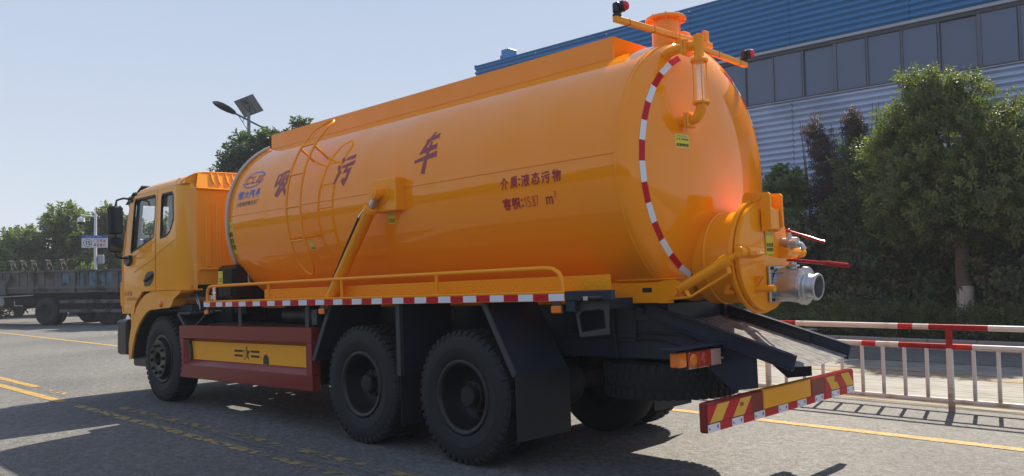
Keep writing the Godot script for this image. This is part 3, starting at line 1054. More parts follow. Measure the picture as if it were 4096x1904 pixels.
func build_rear_door(t: Node3D) -> void:
	var c := V(0, 1.45, 0)
	var s := Sh.new()
	s.lathe([Vector2(6.95, 0.345), Vector2(7.30, 0.345), Vector2(7.30, 0.42), Vector2(7.305, 0.425), Vector2(7.33, 0.425), Vector2(7.335, 0.42), Vector2(7.335, 0.3)], c, Vector3.RIGHT, 56)
	s.lathe([Vector2(7.045, 0.345), Vector2(7.05, 0.352), Vector2(7.065, 0.352), Vector2(7.07, 0.345)], c, Vector3.RIGHT, 56, 80)
	var door := part(t, "rear_door", s, M.trim_orange)
	s = Sh.new()
	s.lathe([Vector2(7.340, 0.3), Vector2(7.340, 0.40), Vector2(7.345, 0.405), Vector2(7.375, 0.405), Vector2(7.38, 0.40), Vector2(7.385, 0.36), Vector2(7.39, 0.0)], c, Vector3.RIGHT, 56, 30)
	part(door, "door_plate", s, M.trim_orange)
	# hinge: two upright plates with a window
	for z in [0.085, -0.10]:
		s = Sh.new()
		s.prism(poly([7.235, 1.765, 7.262, 1.905, 7.285, 1.925, 7.46, 1.912, 7.475, 1.897, 7.475, 1.67, 7.43, 1.63, 7.40, 1.63, 7.40, 1.83, 7.335, 1.835, 7.335, 1.765]), V(0, 0, z), Vector3.RIGHT, Vector3.UP, 0.022)
		s.lathe([Vector2(0, 0.024), Vector2(0.012, 0.022), Vector2(0.012, 0)], V(7.385, 1.88, z), Vector3.BACK, 14)
		part(door, "hinge_plate", s, M.trim_orange)
	s = Sh.new()
	s.tube([V(7.385, 1.88, -0.14), V(7.385, 1.88, 0.10)], 0.018, 12)
	s.box(V(7.43, 1.72, -0.008), V(0.06, 0.16, 0.15), 0.01)
	part(door, "hinge_pin", s, M.trim_orange)
	# brackets for the closing rams
	for sd in [1.0, -1.0]:
		s = Sh.new()
		var tri2 := poly([7.36, 1.535, 7.46, 1.505, 7.47, 1.48, 7.46, 1.455, 7.36, 1.425])
		s.prism(tri2, V(0, 0, 0.40 if sd > 0 else -0.18), Vector3.RIGHT, Vector3.UP, 0.22)
		s.tube([V(7.43, 1.475, 0.38 * sd), V(7.43, 1.475, 0.475 * sd)], 0.028, 14)
		part(door, "ram_bracket", s, M.trim_orange)
		var a := V(6.955, 1.2115, 0.575 * sd)
		var b := V(7.43, 1.475, 0.465 * sd)
		var d := (b - a).normalized()
		s = Sh.new()
		s.lathe([Vector2(0.03, 0), Vector2(0.03, 0.030), Vector2(0.038, 0.036), Vector2(0.40, 0.036), Vector2(0.40, 0.047), Vector2(0.455, 0.047), Vector2(0.455, 0.02), Vector2(0.56, 0.02)], a, d, 24)
		s.lathe([Vector2(-0.035, 0), Vector2(-0.035, 0.034), Vector2(-0.03, 0.038), Vector2(0.03, 0.038), Vector2(0.035, 0.034), Vector2(0.035, 0)], b, Vector3.BACK, 18)
		var ram := part(t, "door_ram", s, M.trim_orange)
		s = Sh.new()
		s.tube([a + d * 0.08 + V(0.01, -0.03, 0.0), a + d * 0.09 + V(0.035, -0.085, 0.01)], 0.016, 10)
		s.tube([a + d * 0.43 + V(0.01, -0.03, 0), a + d * 0.42 + V(0.04, -0.085, 0.01)], 0.016, 10)
		s.tube([a + d * 0.41 + V(0.04, -0.075, 0.0), a + d * 0.24 + V(0.04, -0.078, 0), a + d * 0.08 + V(0.045, -0.078, 0), a + V(-0.02, -0.05, 0), a + V(-0.14, -0.065, -0.04)], 0.010, 8)
		part(ram, "hydraulic_pipe", s, M.trim_orange)
		# lug on the frame
		s = Sh.new()
		s.prism(poly([6.80, 1.285, 6.90, 1.312, 6.99, 1.27, 7.005, 1.205, 6.985, 1.168, 6.905, 1.165, 6.905, 1.130, 6.80, 1.130]), V(0, 0, 0.563 if sd > 0 else -0.525), Vector3.RIGHT, Vector3.UP, 0.038)
		s.tube([V(6.955, 1.2115, 0.50 * sd), V(6.955, 1.2115, 0.60 * sd)], 0.027, 14)
		part(t, "ram_lug", s, M.trim_orange)
		# swing bolts under the door
		s = Sh.new()
		var z: float = 0.19 * sd
		s.prism(poly([7.30, 1.22, 7.315, 1.20, 7.37, 1.20, 7.445, 1.305, 7.40, 1.305]), V(0, 0, z + 0.02), Vector3.RIGHT, Vector3.UP, 0.012)
		s.prism(poly([7.30, 1.22, 7.315, 1.20, 7.37, 1.20, 7.445, 1.305, 7.40, 1.305]), V(0, 0, z - 0.02), Vector3.RIGHT, Vector3.UP, 0.012)
		s.tube([V(7.365, 1.208, z), V(7.53, 1.213, z)], 0.025, 14)
		s.tube([V(7.365, 1.15, z), V(7.365, 1.24, z)], 0.025, 12)
		part(door, "swing_bolt", s, M.trim_orange)
		s = Sh.new()
		s.prism(poly([7.18, 1.205, 7.20, 1.27, 7.25, 1.27, 7.225, 1.215, 7.26, 1.20, 7.26, 1.18, 7.18, 1.18]), V(0, 0, 0.26 * sd + 0.02), Vector3.RIGHT, Vector3.UP, 0.05)
		part(door, "swing_lug", s, M.trim_orange)
	sticker(door, 0.0, 0.0, 0.125, 0.175, flat_at(V(7.394, 1.462, 0.025), V(0, 0, -1), Vector3.UP), "", ["请注意定期", "清洗管理位"])
	# big outlet valve in bare aluminium
	var vo := V(7.392, 1.243, -0.125)
	var vd := V(1, -0.10, 0).normalized()
	s = Sh.new()
	s.box(vo + vd * 0.012, V(0.024, 0.27, 0.30), 0.006)
	s.lathe([Vector2(0.024, 0.118), Vector2(0.035, 0.122), Vector2(0.20, 0.126), Vector2(0.20, 0.136), Vector2(0.206, 0.14), Vector2(0.232, 0.14), Vector2(0.238, 0.136), Vector2(0.24, 0.10), Vector2(0.252, 0.094), Vector2(0.252, 0.088), Vector2(0.30, 0.086), Vector2(0.30, 0.094), Vector2(0.305, 0.098), Vector2(0.318, 0.098), Vector2(0.322, 0.094), Vector2(0.322, 0.08), Vector2(0.12, 0.076), Vector2(0.12, 0.0)], vo, vd, 48, 30)
	for k in 4:
		var a := PI / 4 + PI / 2 * k
		s.box(vo + vd * 0.06 + V(0, cos(a) * 0.126, sin(a) * 0.126), V(0.075, 0.008, 0.008), 0.002)
	var valve := part(t, "outlet_valve", s, M.cast_aluminium)
	s = Sh.new()
	for dy in [-0.115, 0.115]:
		for dz in [-0.13, 0.13]: s.tube([vo + V(0.02, dy, dz), vo + V(0.042, dy, dz)], 0.013, 6)
	part(valve, "flange_bolts", s, M.dark_iron)
	s = Sh.new()
	var hp := V(7.525, 1.395, -0.125)
	s.tube([V(7.525, 1.34, -0.125), hp], 0.028, 12)
	s.box(V(7.525, 1.372, -0.125), V(0.08, 0.014, 0.06), 0.003)
	s.tube([hp, hp + V(0, 0.02, 0)], 0.018, 8)
	part(valve, "valve_stem", s, M.cast_aluminium)
	s = Sh.new()
	s.box(hp + V(0.0, 0.018, 0), V(0.075, 0.016, 0.05), 0.005)
	s.tube([hp + V(0.02, 0.016, 0), hp + V(0.13, 0.0, 0), hp + V(0.24, -0.014, 0)], [0.013, 0.012, 0.014], 8)
	s.tube([hp + V(0.22, -0.013, 0), hp + V(0.26, -0.016, 0), hp + V(0.41, -0.040, 0)], [0.014, 0.0175, 0.0165], 10)
	part(valve, "valve_handle", s, M.handle_red)
	# smaller valve on the far side of the door
	s = Sh.new()
	s.lathe([Vector2(0, 0.04), Vector2(0.06, 0.04), Vector2(0.06, 0.06), Vector2(0.075, 0.06), Vector2(0.075, 0.045), Vector2(0.13, 0.04), Vector2(0.13, 0)], V(7.385, 1.545, -0.25), Vector3.RIGHT, 20)
	s.tube([V(7.45, 1.55, -0.25), V(7.45, 1.625, -0.25)], 0.022, 10)
	s.tube([V(7.46, 1.55, -0.25), V(7.53, 1.53, -0.27), V(7.55, 1.49, -0.28)], 0.02, 10)
	var sv := part(t, "drain_valve", s, M.cast_aluminium)
	s = Sh.new()
	s.tube([V(7.44, 1.635, -0.25), V(7.50, 1.615, -0.25), V(7.72, 1.535, -0.25)], [0.013, 0.011, 0.012], 8)
	s.ball(V(7.445, 1.635, -0.25), 0.02)
	part(sv, "valve_handle", s, M.handle_red)

func build_platform(t: Node3D) -> void:
	var s := Sh.new()
	s.span(V(1.0, 1.228, 0.62), V(6.475, 1.246, 1.25), 0.004)
	var deck := part(t, "side_walkway", s, M.trim_orange)
	s = Sh.new()
	s.span(V(1.0, 1.174, 1.235), V(6.475, 1.2275, 1.247))
	part(deck, "edge_rail", s, M.trim_orange)
	# reflective tape on the edge
	var edges := [1.0]
	var x := 1.0
	var k := 0
	while x < 6.46:
		var w := 0.15 if k != 3 else 0.075
		var e := minf(x + w, 6.472)
		s = Sh.new()
		s.span(V(x + 0.001, 1.1765, 1.247), V(e - 0.001, 1.2265, 1.2488))
		part(deck, "tape_white" if k % 2 == 0 else "tape_red", s, M.tape_white if k % 2 == 0 else M.tape_red)
		x = e
		k += 1
	s = Sh.new()
	s.span(V(2.1, 1.246, 1.085), V(6.765, 1.350, 1.093), 0.002)
	part(deck, "tread_plate_upright", s, M.checker_orange)
	s = Sh.new()
	s.span(V(6.478, 1.176, 1.20), V(6.885, 1.244, 1.25), 0.004)
	s.span(V(6.478, 1.10, 0.45), V(6.56, 1.176, 1.24))
	part(deck, "step_bracket", s, M.frame_navy)
	s = Sh.new()
	var z := 1.215
	s.tube([V(1.03, 1.246, z), V(1.03, 1.335, z), V(1.045, 1.375, z), V(1.08, 1.402, z), V(1.14, 1.412, z), V(2.4, 1.414, z), V(4.0, 1.415, z), V(6.27, 1.413, z), V(6.35, 1.404, z), V(6.405, 1.375, z), V(6.43, 1.33, z), V(6.44, 1.246, z)], 0.0175, 10)
	var rail := part(deck, "handrail", s, M.trim_orange)
	for px in [2.40, 3.725, 5.075]:
		s = Sh.new()
		s.tube([V(px, 1.246, z), V(px, 1.41, z)], 0.016, 8)
		part(deck, "rail_post", s, M.trim_orange)
	for px in [1.055, 3.42, 6.39]:
		s = Sh.new()
		s.span(V(px - 0.03, 1.13, 1.225), V(px + 0.03, 1.1735, 1.235))
		s.span(V(px - 0.052, 1.085, 1.225), V(px + 0.052, 1.145, 1.236), 0.003)
		var mk := part(deck, "marker_lamp", s, M.plastic_grey)
		s = Sh.new()
		s.span(V(px - 0.048, 1.089, 1.236), V(px + 0.048, 1.141, 1.25), 0.006)
		part(deck, "marker_lens", s, M.lens_amber)
	# mudguards on the left, and again on the right
	for sd in [1.0, -1.0]:
		s = Sh.new()
		s.span(V(4.518, 0.56, 0.58 * sd), V(4.53, 1.172, 1.165 * sd))
		var mg := part(t, "mudguard", s, M.frame_navy)
		s = Sh.new()
		s.span(V(4.505, 0.55, 1.165 * sd), V(4.56, 1.173, 1.205 * sd), 0.003)
		part(mg, "mudguard_edge", s, M.plastic_grey)
		s = Sh.new()
		s.span(V(4.532, 0.12, 0.60 * sd), V(4.54, 0.60, 1.19 * sd))
		part(mg, "mud_flap", s, M.rubber_flap)
		for e in [[V(3.50, 1.17, 0), V(3.19, 0.63, 0)], [V(5.60, 1.17, 0), V(5.915, 0.615, 0)]]:
			s = Sh.new()
			var a: Vector3 = e[0] + V(0, 0, 0.885 * sd)
			var b: Vector3 = e[1] + V(0, 0, 0.885 * sd)
			s.bar(a, b, 0.008, 0.60)
			mg = part(t, "mudguard", s, M.frame_navy)
			s = Sh.new()
			s.bar(e[0] + V(0, 0, 1.195 * sd), e[1] + V(0, 0, 1.195 * sd), 0.05, 0.018, 0.003)
			part(mg, "mudguard_edge", s, M.plastic_grey)
			if e[0].x > 5:
				s = Sh.new()
				s.span(V(5.925, 0.125, 0.585 * sd), V(5.933, 0.635, 1.205 * sd))
				part(mg, "mud_flap", s, M.rubber_flap)
	if true:
		s = Sh.new()
		s.span(V(1.0, 1.174, -1.25), V(6.475, 1.246, -0.62), 0.004)
		part(t, "side_walkway", s, M.trim_orange)
	# side guard: maroon frame round a recessed yellow panel
	for sd in [1.0, -1.0]:
		var zo: float = 1.2 * sd
		var zi: float = 1.10 * sd
		s = Sh.new()
		s.span(V(0.245, 0.80, zi), V(3.165, 0.957, zo), 0.006)
		s.span(V(0.245, 0.330, zi), V(3.165, 0.490, zo), 0.006)
		s.span(V(0.245, 0.490, zi), V(0.36, 0.80, zo - 0.001 * sd), 0.0)
		s.span(V(3.065, 0.490, zi), V(3.165, 0.80, zo - 0.001 * sd), 0.0)
		var gd := part(t, "side_guard", s, M.maroon_paint)
		s = Sh.new()
		var pz: float = 1.135 * sd
		if sd > 0:
			s.quad(V(0.36, 0.49, zo - 0.004), V(3.065, 0.49, zo - 0.004), V(3.065, 0.55, pz + 0.002), V(0.43, 0.55, pz + 0.002))
			s.quad(V(0.43, 0.765, pz + 0.002), V(3.065, 0.765, pz + 0.002), V(3.065, 0.80, zo - 0.004), V(0.36, 0.80, zo - 0.004))
			s.quad(V(0.36, 0.49, zo - 0.004), V(0.43, 0.55, pz + 0.002), V(0.43, 0.765, pz + 0.002), V(0.36, 0.80, zo - 0.004))
			part(gd, "guard_slope", s, M.maroon_paint)
		s = Sh.new()
		s.span(V(0.362, 0.492, 1.115 * sd), V(3.063, 0.798, pz))
		part(gd, "guard_panel", s, M.bar_yellow)
		if sd > 0:
			var at := flat_at(V(1.775, 0.655, pz), Vector3.RIGHT, Vector3.UP)
			s = Sh.new()
			var star := []
			for i in 10:
				var r := 0.088 if i % 2 == 0 else 0.035
				var a := PI / 2 - TAU * i / 10
				star.append(Vector2(cos(a) * r * 1.0, sin(a) * r))
			var half := PackedVector2Array()
			for i in 6: half.append(star[i])
			s.sheet(half, V(1.775, 0.655, pz + 0.002), Vector3.RIGHT, Vector3.UP)
			for i in range(5, 10): ribbon(s, [star[i], star[(i + 1) % 10]], 0.006, at, 0.0024)
			for u in [[-0.275, -0.09], [0.09, 0.275]]:
				for v in [0.012, -0.040]: patch(s, u[0], v, u[1], v + 0.024, at, 0.002)
			part(gd, "star_emblem", s, M.ink_black)
			s = Sh.new()
			var arch := poly([-0.058, -0.033, 0.058, -0.033])
			for i in 9:
				var a := PI * i / 8.0
				arch.append(Vector2(0.058 * cos(a), 0.02 + 0.05 * sin(a)))
			s.sheet(arch, V(2.187, 0.585, pz + 0.0025), Vector3.RIGHT, Vector3.UP)
			part(gd, "filler_hole", s, M.plastic_black)
			for px in [1.66, 3.02]:
				s = Sh.new()
				s.span(V(px - 0.035, 0.95, 1.14), V(px + 0.035, 1.174, 1.152), 0.002)
				part(gd, "guard_hanger", s, M.plastic_grey)
			s = Sh.new()
			s.span(V(3.10, 0.975, 1.09), V(3.19, 1.135, 1.15), 0.006)
			part(gd, "junction_box", s, M.plastic_grey)
			s = Sh.new()
			s.tube([V(0.99, 1.12, 1.12), V(0.80, 1.10, 1.11), V(0.70, 1.05, 1.10), V(0.50, 0.955, 1.10)], 0.014, 8)
			s.box(V(0.72, 1.115, 1.02), V(0.30, 0.015, 0.12), 0.004)
			part(gd, "bent_stay", s, M.plastic_grey)
	# black oil tank with its gauge and filler, standing on the walkway
	s = Sh.new()
	s.box(V(1.035, 1.452, 0.74), V(0.41, 0.412, 0.52), 0.045)
	var ot := part(t, "oil_tank", s, M.black_gloss)
	s = Sh.new()
	s.box(V(1.243, 1.50, 0.80), V(0.012, 0.135, 0.035), 0.004)
	part(ot, "sight_gauge", s, M.cast_aluminium)
	s = Sh.new()
	s.box(V(1.250, 1.50, 0.80), V(0.006, 0.09, 0.014), 0.002)
	part(ot, "gauge_slot", s, M.plastic_black)
	sticker(ot, 0.0, 0.0, 0.11, 0.15, flat_at(V(0.875, 1.44, 1.0015), Vector3.RIGHT, Vector3.UP), "", ["注意", "请"])
	s = Sh.new()
	s.tube([V(1.16, 1.655, 0.80), V(1.16, 1.72, 0.80)], 0.030, 14)
	part(ot, "filler_neck", s, M.plastic_black)
	s = Sh.new()
	s.tube([V(1.16, 1.715, 0.80), V(1.16, 1.775, 0.80)], 0.034, 14)
	part(ot, "hose_clamp", s, M.chrome)
	s = Sh.new()
	s.tube([V(1.0, 1.655, 0.80), V(1.0, 1.70, 0.80)], 0.024, 12)
	s.tube([V(0.93, 1.715, 0.80), V(1.07, 1.705, 0.80)], 0.034, 12)
	part(ot, "breather", s, M.paper_white)
	s = Sh.new()
	for i in 5:
		s.tube([V(0.965 + 0.012 * (i % 2), 1.265 + 0.035 * i, 1.12), V(1.035, 1.265 + 0.035 * i, 1.135)], 0.017 - 0.002 * (i % 2), 10)
	s.box(V(1.0, 1.33, 1.115), V(0.04, 0.17, 0.035), 0.006)
	s.tube([V(0.93, 1.25, 1.12), V(0.93, 1.31, 1.12)], 0.022, 10)
	part(t, "valve_block", s, M.chrome)
	for dx in [0.0, 0.045]:
		s = Sh.new()
		s.tube([V(0.345 + dx, 1.14, 1.0), V(0.335 + dx, 1.20, 1.0), V(0.245 + dx, 1.36, 1.0)], 0.008, 8)
		var lv := part(t, "control_lever", s, M.cast_aluminium)
		s = Sh.new()
		s.ball(V(0.24 + dx, 1.372, 1.0), 0.022, 10)
		part(lv, "lever_knob", s, M.lens_amber)

func build_chassis(t: Node3D) -> void:
	var s: Sh
	for sd in [1.0, -1.0]:
		var z: float = 0.43 * sd
		s = Sh.new()
		var web := poly([-1.3, 0.72, 7.05, 0.705, 7.292, 0.508, 7.455, 0.53, 7.487, 0.535, 7.487, 0.845, 6.98, 0.985, -1.3, 0.985])
		s.prism(web, V(0, 0, z if sd > 0 else z + 0.008), Vector3.RIGHT, Vector3.UP, 0.008)
		s.span(V(-1.3, 0.976, z - 0.07 * sd), V(6.95, 0.986, z + 0.001 * sd))
		s.span(V(-1.3, 0.712, z - 0.07 * sd), V(7.0, 0.720, z + 0.001 * sd))
		var fr := part(t, "frame_rail", s, M.frame_navy)
		s = Sh.new()
		for i in 46:
			var x := 5.6 + 0.042 * i
			if i % 2 == 0: s.tube([V(x, 0.755, z), V(x, 0.755, z + 0.006 * sd)], 0.006, 6)
			if i % 3 == 0 and x < 6.98: s.tube([V(x, 0.935, z), V(x, 0.935, z + 0.008 * sd)], 0.008, 6)
		tag(part(fr, "rivet_line", s, M.dark_iron), "", "", "", "stuff")
		s = Sh.new()
		for x in [7.13, 7.165]: s.tube([V(x + 0.06, 0.735, z), V(x + 0.06, 0.735, z + 0.004 * sd)], 0.009, 8)
		part(fr, "bolt_holes", s, M.paper_white)
		# upper longitudinal beam and plates that tie it to the frame
		s = Sh.new()
		s.span(V(0.95, 1.130, 0.44 * sd), V(6.605, 1.288, 0.553 * sd), 0.004)
		s.span(V(6.605, 1.132, 0.44 * sd), V(6.80, 1.285, 0.560 * sd), 0.004)
		s.span(V(6.43, 1.300, 0.40 * sd), V(6.93, 1.312, 0.58 * sd), 0.004)
		var bm := part(t, "subframe_beam", s, M.trim_orange)
		s = Sh.new()
		s.box(V(6.70, 1.228, 0.5605 * sd), V(0.085, 0.036, 0.006), 0.003)
		part(bm, "slot_hole", s, M.dark_iron)
		s = Sh.new()
		s.span(V(0.95, 0.986, 0.375 * sd), V(6.80, 1.128, 0.445 * sd))
		s.box(V(6.42, 0.96, 0.448 * sd), V(0.17, 0.25, 0.02), 0.004)
		s.tube([V(6.57, 1.07, 0.44 * sd), V(6.57, 1.07, 0.48 * sd)], 0.03, 12)
		s.box(V(6.56, 1.055, 0.446 * sd), V(0.13, 0.13, 0.012), 0.01)
		part(t, "mounting_plate", s, M.frame_navy)
	s = Sh.new()
	s.tube([V(6.30, 1.10, 0.45), V(6.305, 1.07, 0.47), V(6.31, 0.90, 0.465), V(6.32, 0.70, 0.455)], 0.009, 6)
	s.tube([V(5.4, 0.92, 0.445), V(5.9, 0.90, 0.45), V(6.5, 0.905, 0.45), V(6.9, 0.89, 0.45), V(7.15, 0.80, 0.45)], 0.011, 6)
	s.tube([V(5.4, 0.86, 0.445), V(6.0, 0.85, 0.45), V(6.35, 0.865, 0.455), V(6.7, 0.85, 0.45), V(7.1, 0.75, 0.45)], 0.008, 6)
	part(t, "air_line", s, M.rubber_flap)
	# rear light brackets with their hoods
	for sd in [1.0, -1.0]:
		s = Sh.new()
		s.span(V(7.13, 0.832, 0.43 * sd), V(7.27, 0.850, 1.075 * sd), 0.003)
		s.span(V(7.15, 0.70, 0.43 * sd), V(7.16, 0.832, 0.9 * sd))
		var lb := part(t, "rear_light", s, M.frame_navy)
		s = Sh.new()
		s.span(V(7.17, 0.688, 0.455 * sd), V(7.222, 0.815, 0.90 * sd), 0.006)
		part(lb, "lamp_body", s, M.plastic_black)
		for e in [[0.470, 0.595, "lens_clear"], [0.60, 0.775, "lens_red"], [0.78, 0.893, "lens_red"]]:
			s = Sh.new()
			s.span(V(7.222, 0.694, e[0] * sd), V(7.24, 0.809, e[1] * sd), 0.006)
			part(lb, "lamp_lens", s, M[e[2]])
		for cz in [0.69, 0.835]:
			s = Sh.new()
			s.lathe([Vector2(0, 0.047), Vector2(0.006, 0.043), Vector2(0.010, 0.025), Vector2(0.011, 0.0)], V(7.24, 0.752, cz * sd), Vector3.RIGHT, 20, 70)
			part(lb, "lamp_bulge", s, M.lens_amber if cz > 0.8 else M.lens_red)
		s = Sh.new()
		for cy in [0.70, 0.803]:
			for cz in [0.48, 0.885]: s.ball(V(7.241, cy, cz * sd), 0.006, 6)
		part(lb, "lens_screws", s, M.chrome)
		s = Sh.new()
		s.span(V(7.16, 0.712, 0.906 * sd), V(7.235, 0.81, 1.004 * sd), 0.008)
		part(lb, "turn_lens", s, M.lens_amber)
	# rear under-run bar
	var xb := 7.513
	s = Sh.new()
	s.span(V(xb - 0.06, 0.334, -1.15), V(xb, 0.522, -0.345), 0.010)
	s.span(V(xb - 0.06, 0.334, 0.405), V(xb, 0.522, 1.15), 0.010)
	s.span(V(xb - 0.058, 0.336, -0.345), V(xb - 0.002, 0.385, 0.405))
	var bar := part(t, "underrun_bar", s, M.bar_red)
	s = Sh.new()
	s.span(V(xb - 0.06, 0.3852, -0.344), V(xb, 0.522, 0.404), 0.008)
	part(bar, "yellow_section", s, M.bar_yellow)
	var at := flat_at(V(xb, 0.334, 1.15), V(0, 0, -1), Vector3.UP)
	for side in [0, 1]:
		var u0 := 0.004 if side == 0 else 1.735
		var v0 := 0.062
		var w := 0.555
		var h := 0.108
		s = Sh.new()
		patch(s, u0, v0, u0 + w, v0 + h, at, 0.0015)
		var plate := part(bar, "stripe_plate", s, M.tape_red)
		for k in 2:
			s = Sh.new()
			var b0 := u0 + (0.02 + 0.29 * k if side == 0 else 0.125 + 0.285 * k)
			var lean := 0.105 if side == 0 else -0.105
			s.quad(at.call(b0, v0, 0.003), at.call(b0 + 0.15, v0, 0.003), at.call(b0 + 0.15 + lean, v0 + h, 0.003), at.call(b0 + lean, v0 + h, 0.003))
			part(bar, "yellow_stripe", s, M.stripe_yellow)
		s = Sh.new()
		latin(s, "3M", u0 + (0.405 if side == 0 else 0.17), v0 + 0.058, 0.026, 0.045, at, 0.005)
		part(bar, "stripe_marking", s, M.bar_red)
	var seg := [0.0, 0.15, 0.3, 0.45, 0.6, 0.75, 0.95, 1.1, 1.25, 1.4, 1.55, 1.7, 1.85, 2.0, 2.15, 2.3]
	for i in 15:
		s = Sh.new()
		patch(s, seg[i] + 0.001, 0.004, seg[i + 1] - 0.001, 0.054, at, 0.002)
		part(bar, "tape_white" if i % 2 == 0 else "tape_red", s, M.tape_white if i % 2 == 0 else M.tape_red)
		if i % 2 == 0:
			s = Sh.new()
			patch(s, seg[i] + 0.012, 0.020, seg[i] + 0.028, 0.032, at, 0.003)
			patch(s, seg[i] + 0.112, 0.022, seg[i] + 0.13, 0.042, at, 0.003)
			part(bar, "tape_marking", s, M.letter_red)
	# chute: a sloping sheet between two channels
	var a := V(6.72, 1.095, 0)
	var b := V(7.785, 0.752, 0)
	var d := (b - a).normalized()
	var up := V(-d.y, d.x, 0)
	s = Sh.new()
	var pa := a - up * 0.075
	var pb := b - up * 0.062
	var n := 8
	for i in n:
		var z0 := lerpf(-0.44, 0.44, float(i) / n)
		var z1 := lerpf(-0.44, 0.44, float(i + 1) / n)
		var s0 := 0.02 * (1 - pow(z0 / 0.44, 2))
		var s1 := 0.02 * (1 - pow(z1 / 0.44, 2))
		s.quad(pa + V(0, -s0, z0), pa + V(0, -s1, z1) , pb + V(0, -s1, z1), pb + V(0, -s0, z0))
	var chute := part(t, "discharge_chute", s, M.bare_steel)
	for sd in [1.0, -1.0]:
		s = Sh.new()
		var o := V(0, 0, 0.45 * sd)
		s.bar(a + o - up * 0.05, b + o - up * 0.035, 0.105, 0.010, 0.0, up)
		s.bar(a + o + V(0, 0, 0.02 * sd) + up * 0.003, b + o + V(0, 0, 0.02 * sd) + up * 0.014, 0.010, 0.055, 0.002, up)
		s.bar(a + o + V(0, 0, 0.012 * sd) - up * 0.10, b + o + V(0, 0, 0.012 * sd) - up * 0.085, 0.010, 0.035, 0.002, up)
		part(chute, "side_channel", s, M.frame_navy)
	s = Sh.new()
	s.span(V(6.70, 0.99, -0.40), V(6.76, 1.12, 0.40))
	s.span(V(6.98, 0.74, -0.42), V(7.04, 0.86, 0.42))
	part(t, "cross_member", s, M.frame_navy)
	# bracket with the rear marker lamp behind the walkway
	s = Sh.new()
	var fr2 := poly([6.505, 1.175, 6.825, 1.192, 6.815, 0.945, 6.555, 0.917])
	var hole := poly([6.555, 1.07, 6.60, 1.11, 6.74, 1.12, 6.775, 1.10, 6.785, 0.985, 6.575, 0.952])
	var quads := [[0, 3, 5, 0], [3, 2, 4, 5], [2, 1, 3, 4]]
	s.sheet(poly([6.505, 1.175, 6.555, 0.917, 6.575, 0.952, 6.555, 1.07]), V(0, 0, 1.19), Vector3.RIGHT, Vector3.UP)
	s.sheet(poly([6.555, 0.917, 6.815, 0.945, 6.785, 0.985, 6.575, 0.952]), V(0, 0, 1.19), Vector3.RIGHT, Vector3.UP)
	s.sheet(poly([6.815, 0.945, 6.825, 1.192, 6.775, 1.10, 6.785, 0.985]), V(0, 0, 1.19), Vector3.RIGHT, Vector3.UP)
	s.sheet(poly([6.505, 1.175, 6.555, 1.07, 6.60, 1.11, 6.74, 1.12, 6.775, 1.10, 6.825, 1.192]), V(0, 0, 1.19), Vector3.RIGHT, Vector3.UP)
	var br := part(t, "lamp_bracket", s, M.plastic_grey)
	s = Sh.new()
	s.box(V(6.72, 1.19, 1.235), V(0.19, 0.035, 0.05), 0.012)
	s.tube([V(6.58, 1.185, 1.20), V(6.66, 1.185, 1.23)], 0.02, 10)
	part(br, "plate_lamp", s, M.black_gloss)
	s = Sh.new()
	s.box(V(6.675, 1.19, 1.262), V(0.04, 0.028, 0.004), 0.001)
	part(br, "plate_lamp_lens", s, M.chrome)
	# spare wheel lying under the rear of the frame
	var sp := Node3D.new()
	sp.name = "spare_wheel"
	t.add_child(sp, true)
	sp.position = V(6.50, 0.53, 0.0)
	sp.rotation = Vector3(-PI / 2, 0, 0)
	tyre(sp, true)
	# gear that shows dark under the truck
	s = Sh.new()
	s.tube([V(5.342, 0.42, -0.75), V(5.342, 0.42, 0.75)], 0.09, 14)
	s.ball(V(5.342, 0.42, 0.0), 0.22)
	part(t, "drive_axle", s, M.dark_iron)
	s = Sh.new()
	s.tube([V(3.992, 0.45, -0.75), V(3.992, 0.45, 0.75)], 0.09, 14)
	s.ball(V(3.992, 0.45, 0.0), 0.22)
	part(t, "drive_axle", s, M.dark_iron)
	s = Sh.new()
	s.tube([V(-0.17, 0.50, -0.85), V(-0.17, 0.46, 0.0), V(-0.17, 0.50, 0.85)], 0.06, 10)
	part(t, "front_axle", s, M.dark_iron)
	for sd in [1.0, -1.0]:
		s = Sh.new()
		for k in 5:
			var y := 0.62 - 0.022 * k
			var h := 0.62 - 0.08 * k
			s.span(V(4.667 - h, y, 0.49 * sd), V(4.667 + h, y + 0.018, 0.57 * sd))
		part(t, "leaf_spring", s, M.dark_iron)
		s = Sh.new()
		s.box(V(1.75, 0.66, 0.80 * sd), V(2.4, 0.62, 0.50), 0.05)
		part(t, "fuel_tank", s, M.dark_iron)
		s = Sh.new()
		s.lathe([Vector2(0, 0), Vector2(0, 0.11), Vector2(0.02, 0.13), Vector2(0.62, 0.13), Vector2(0.64, 0.11), Vector2(0.64, 0)], V(2.15, 1.06, 0.80 * sd), Vector3.RIGHT, 20)
		part(t, "air_tank", s, M.plastic_black)
	s = Sh.new()
	s.tube([V(0.6, 0.75, 0), V(3.8, 0.55, 0)], 0.06, 10)
	s.box(V(-0.5, 0.85, 0), V(1.4, 0.6, 0.7), 0.05)
	s.box(V(0.75, 1.12, 0.62), V(0.7, 0.10, 0.3), 0.01)
	s.box(V(0.55, 1.05, 0.45), V(0.5, 0.5, 0.7), 0.02)
	part(t, "driveline", s, M.dark_iron)

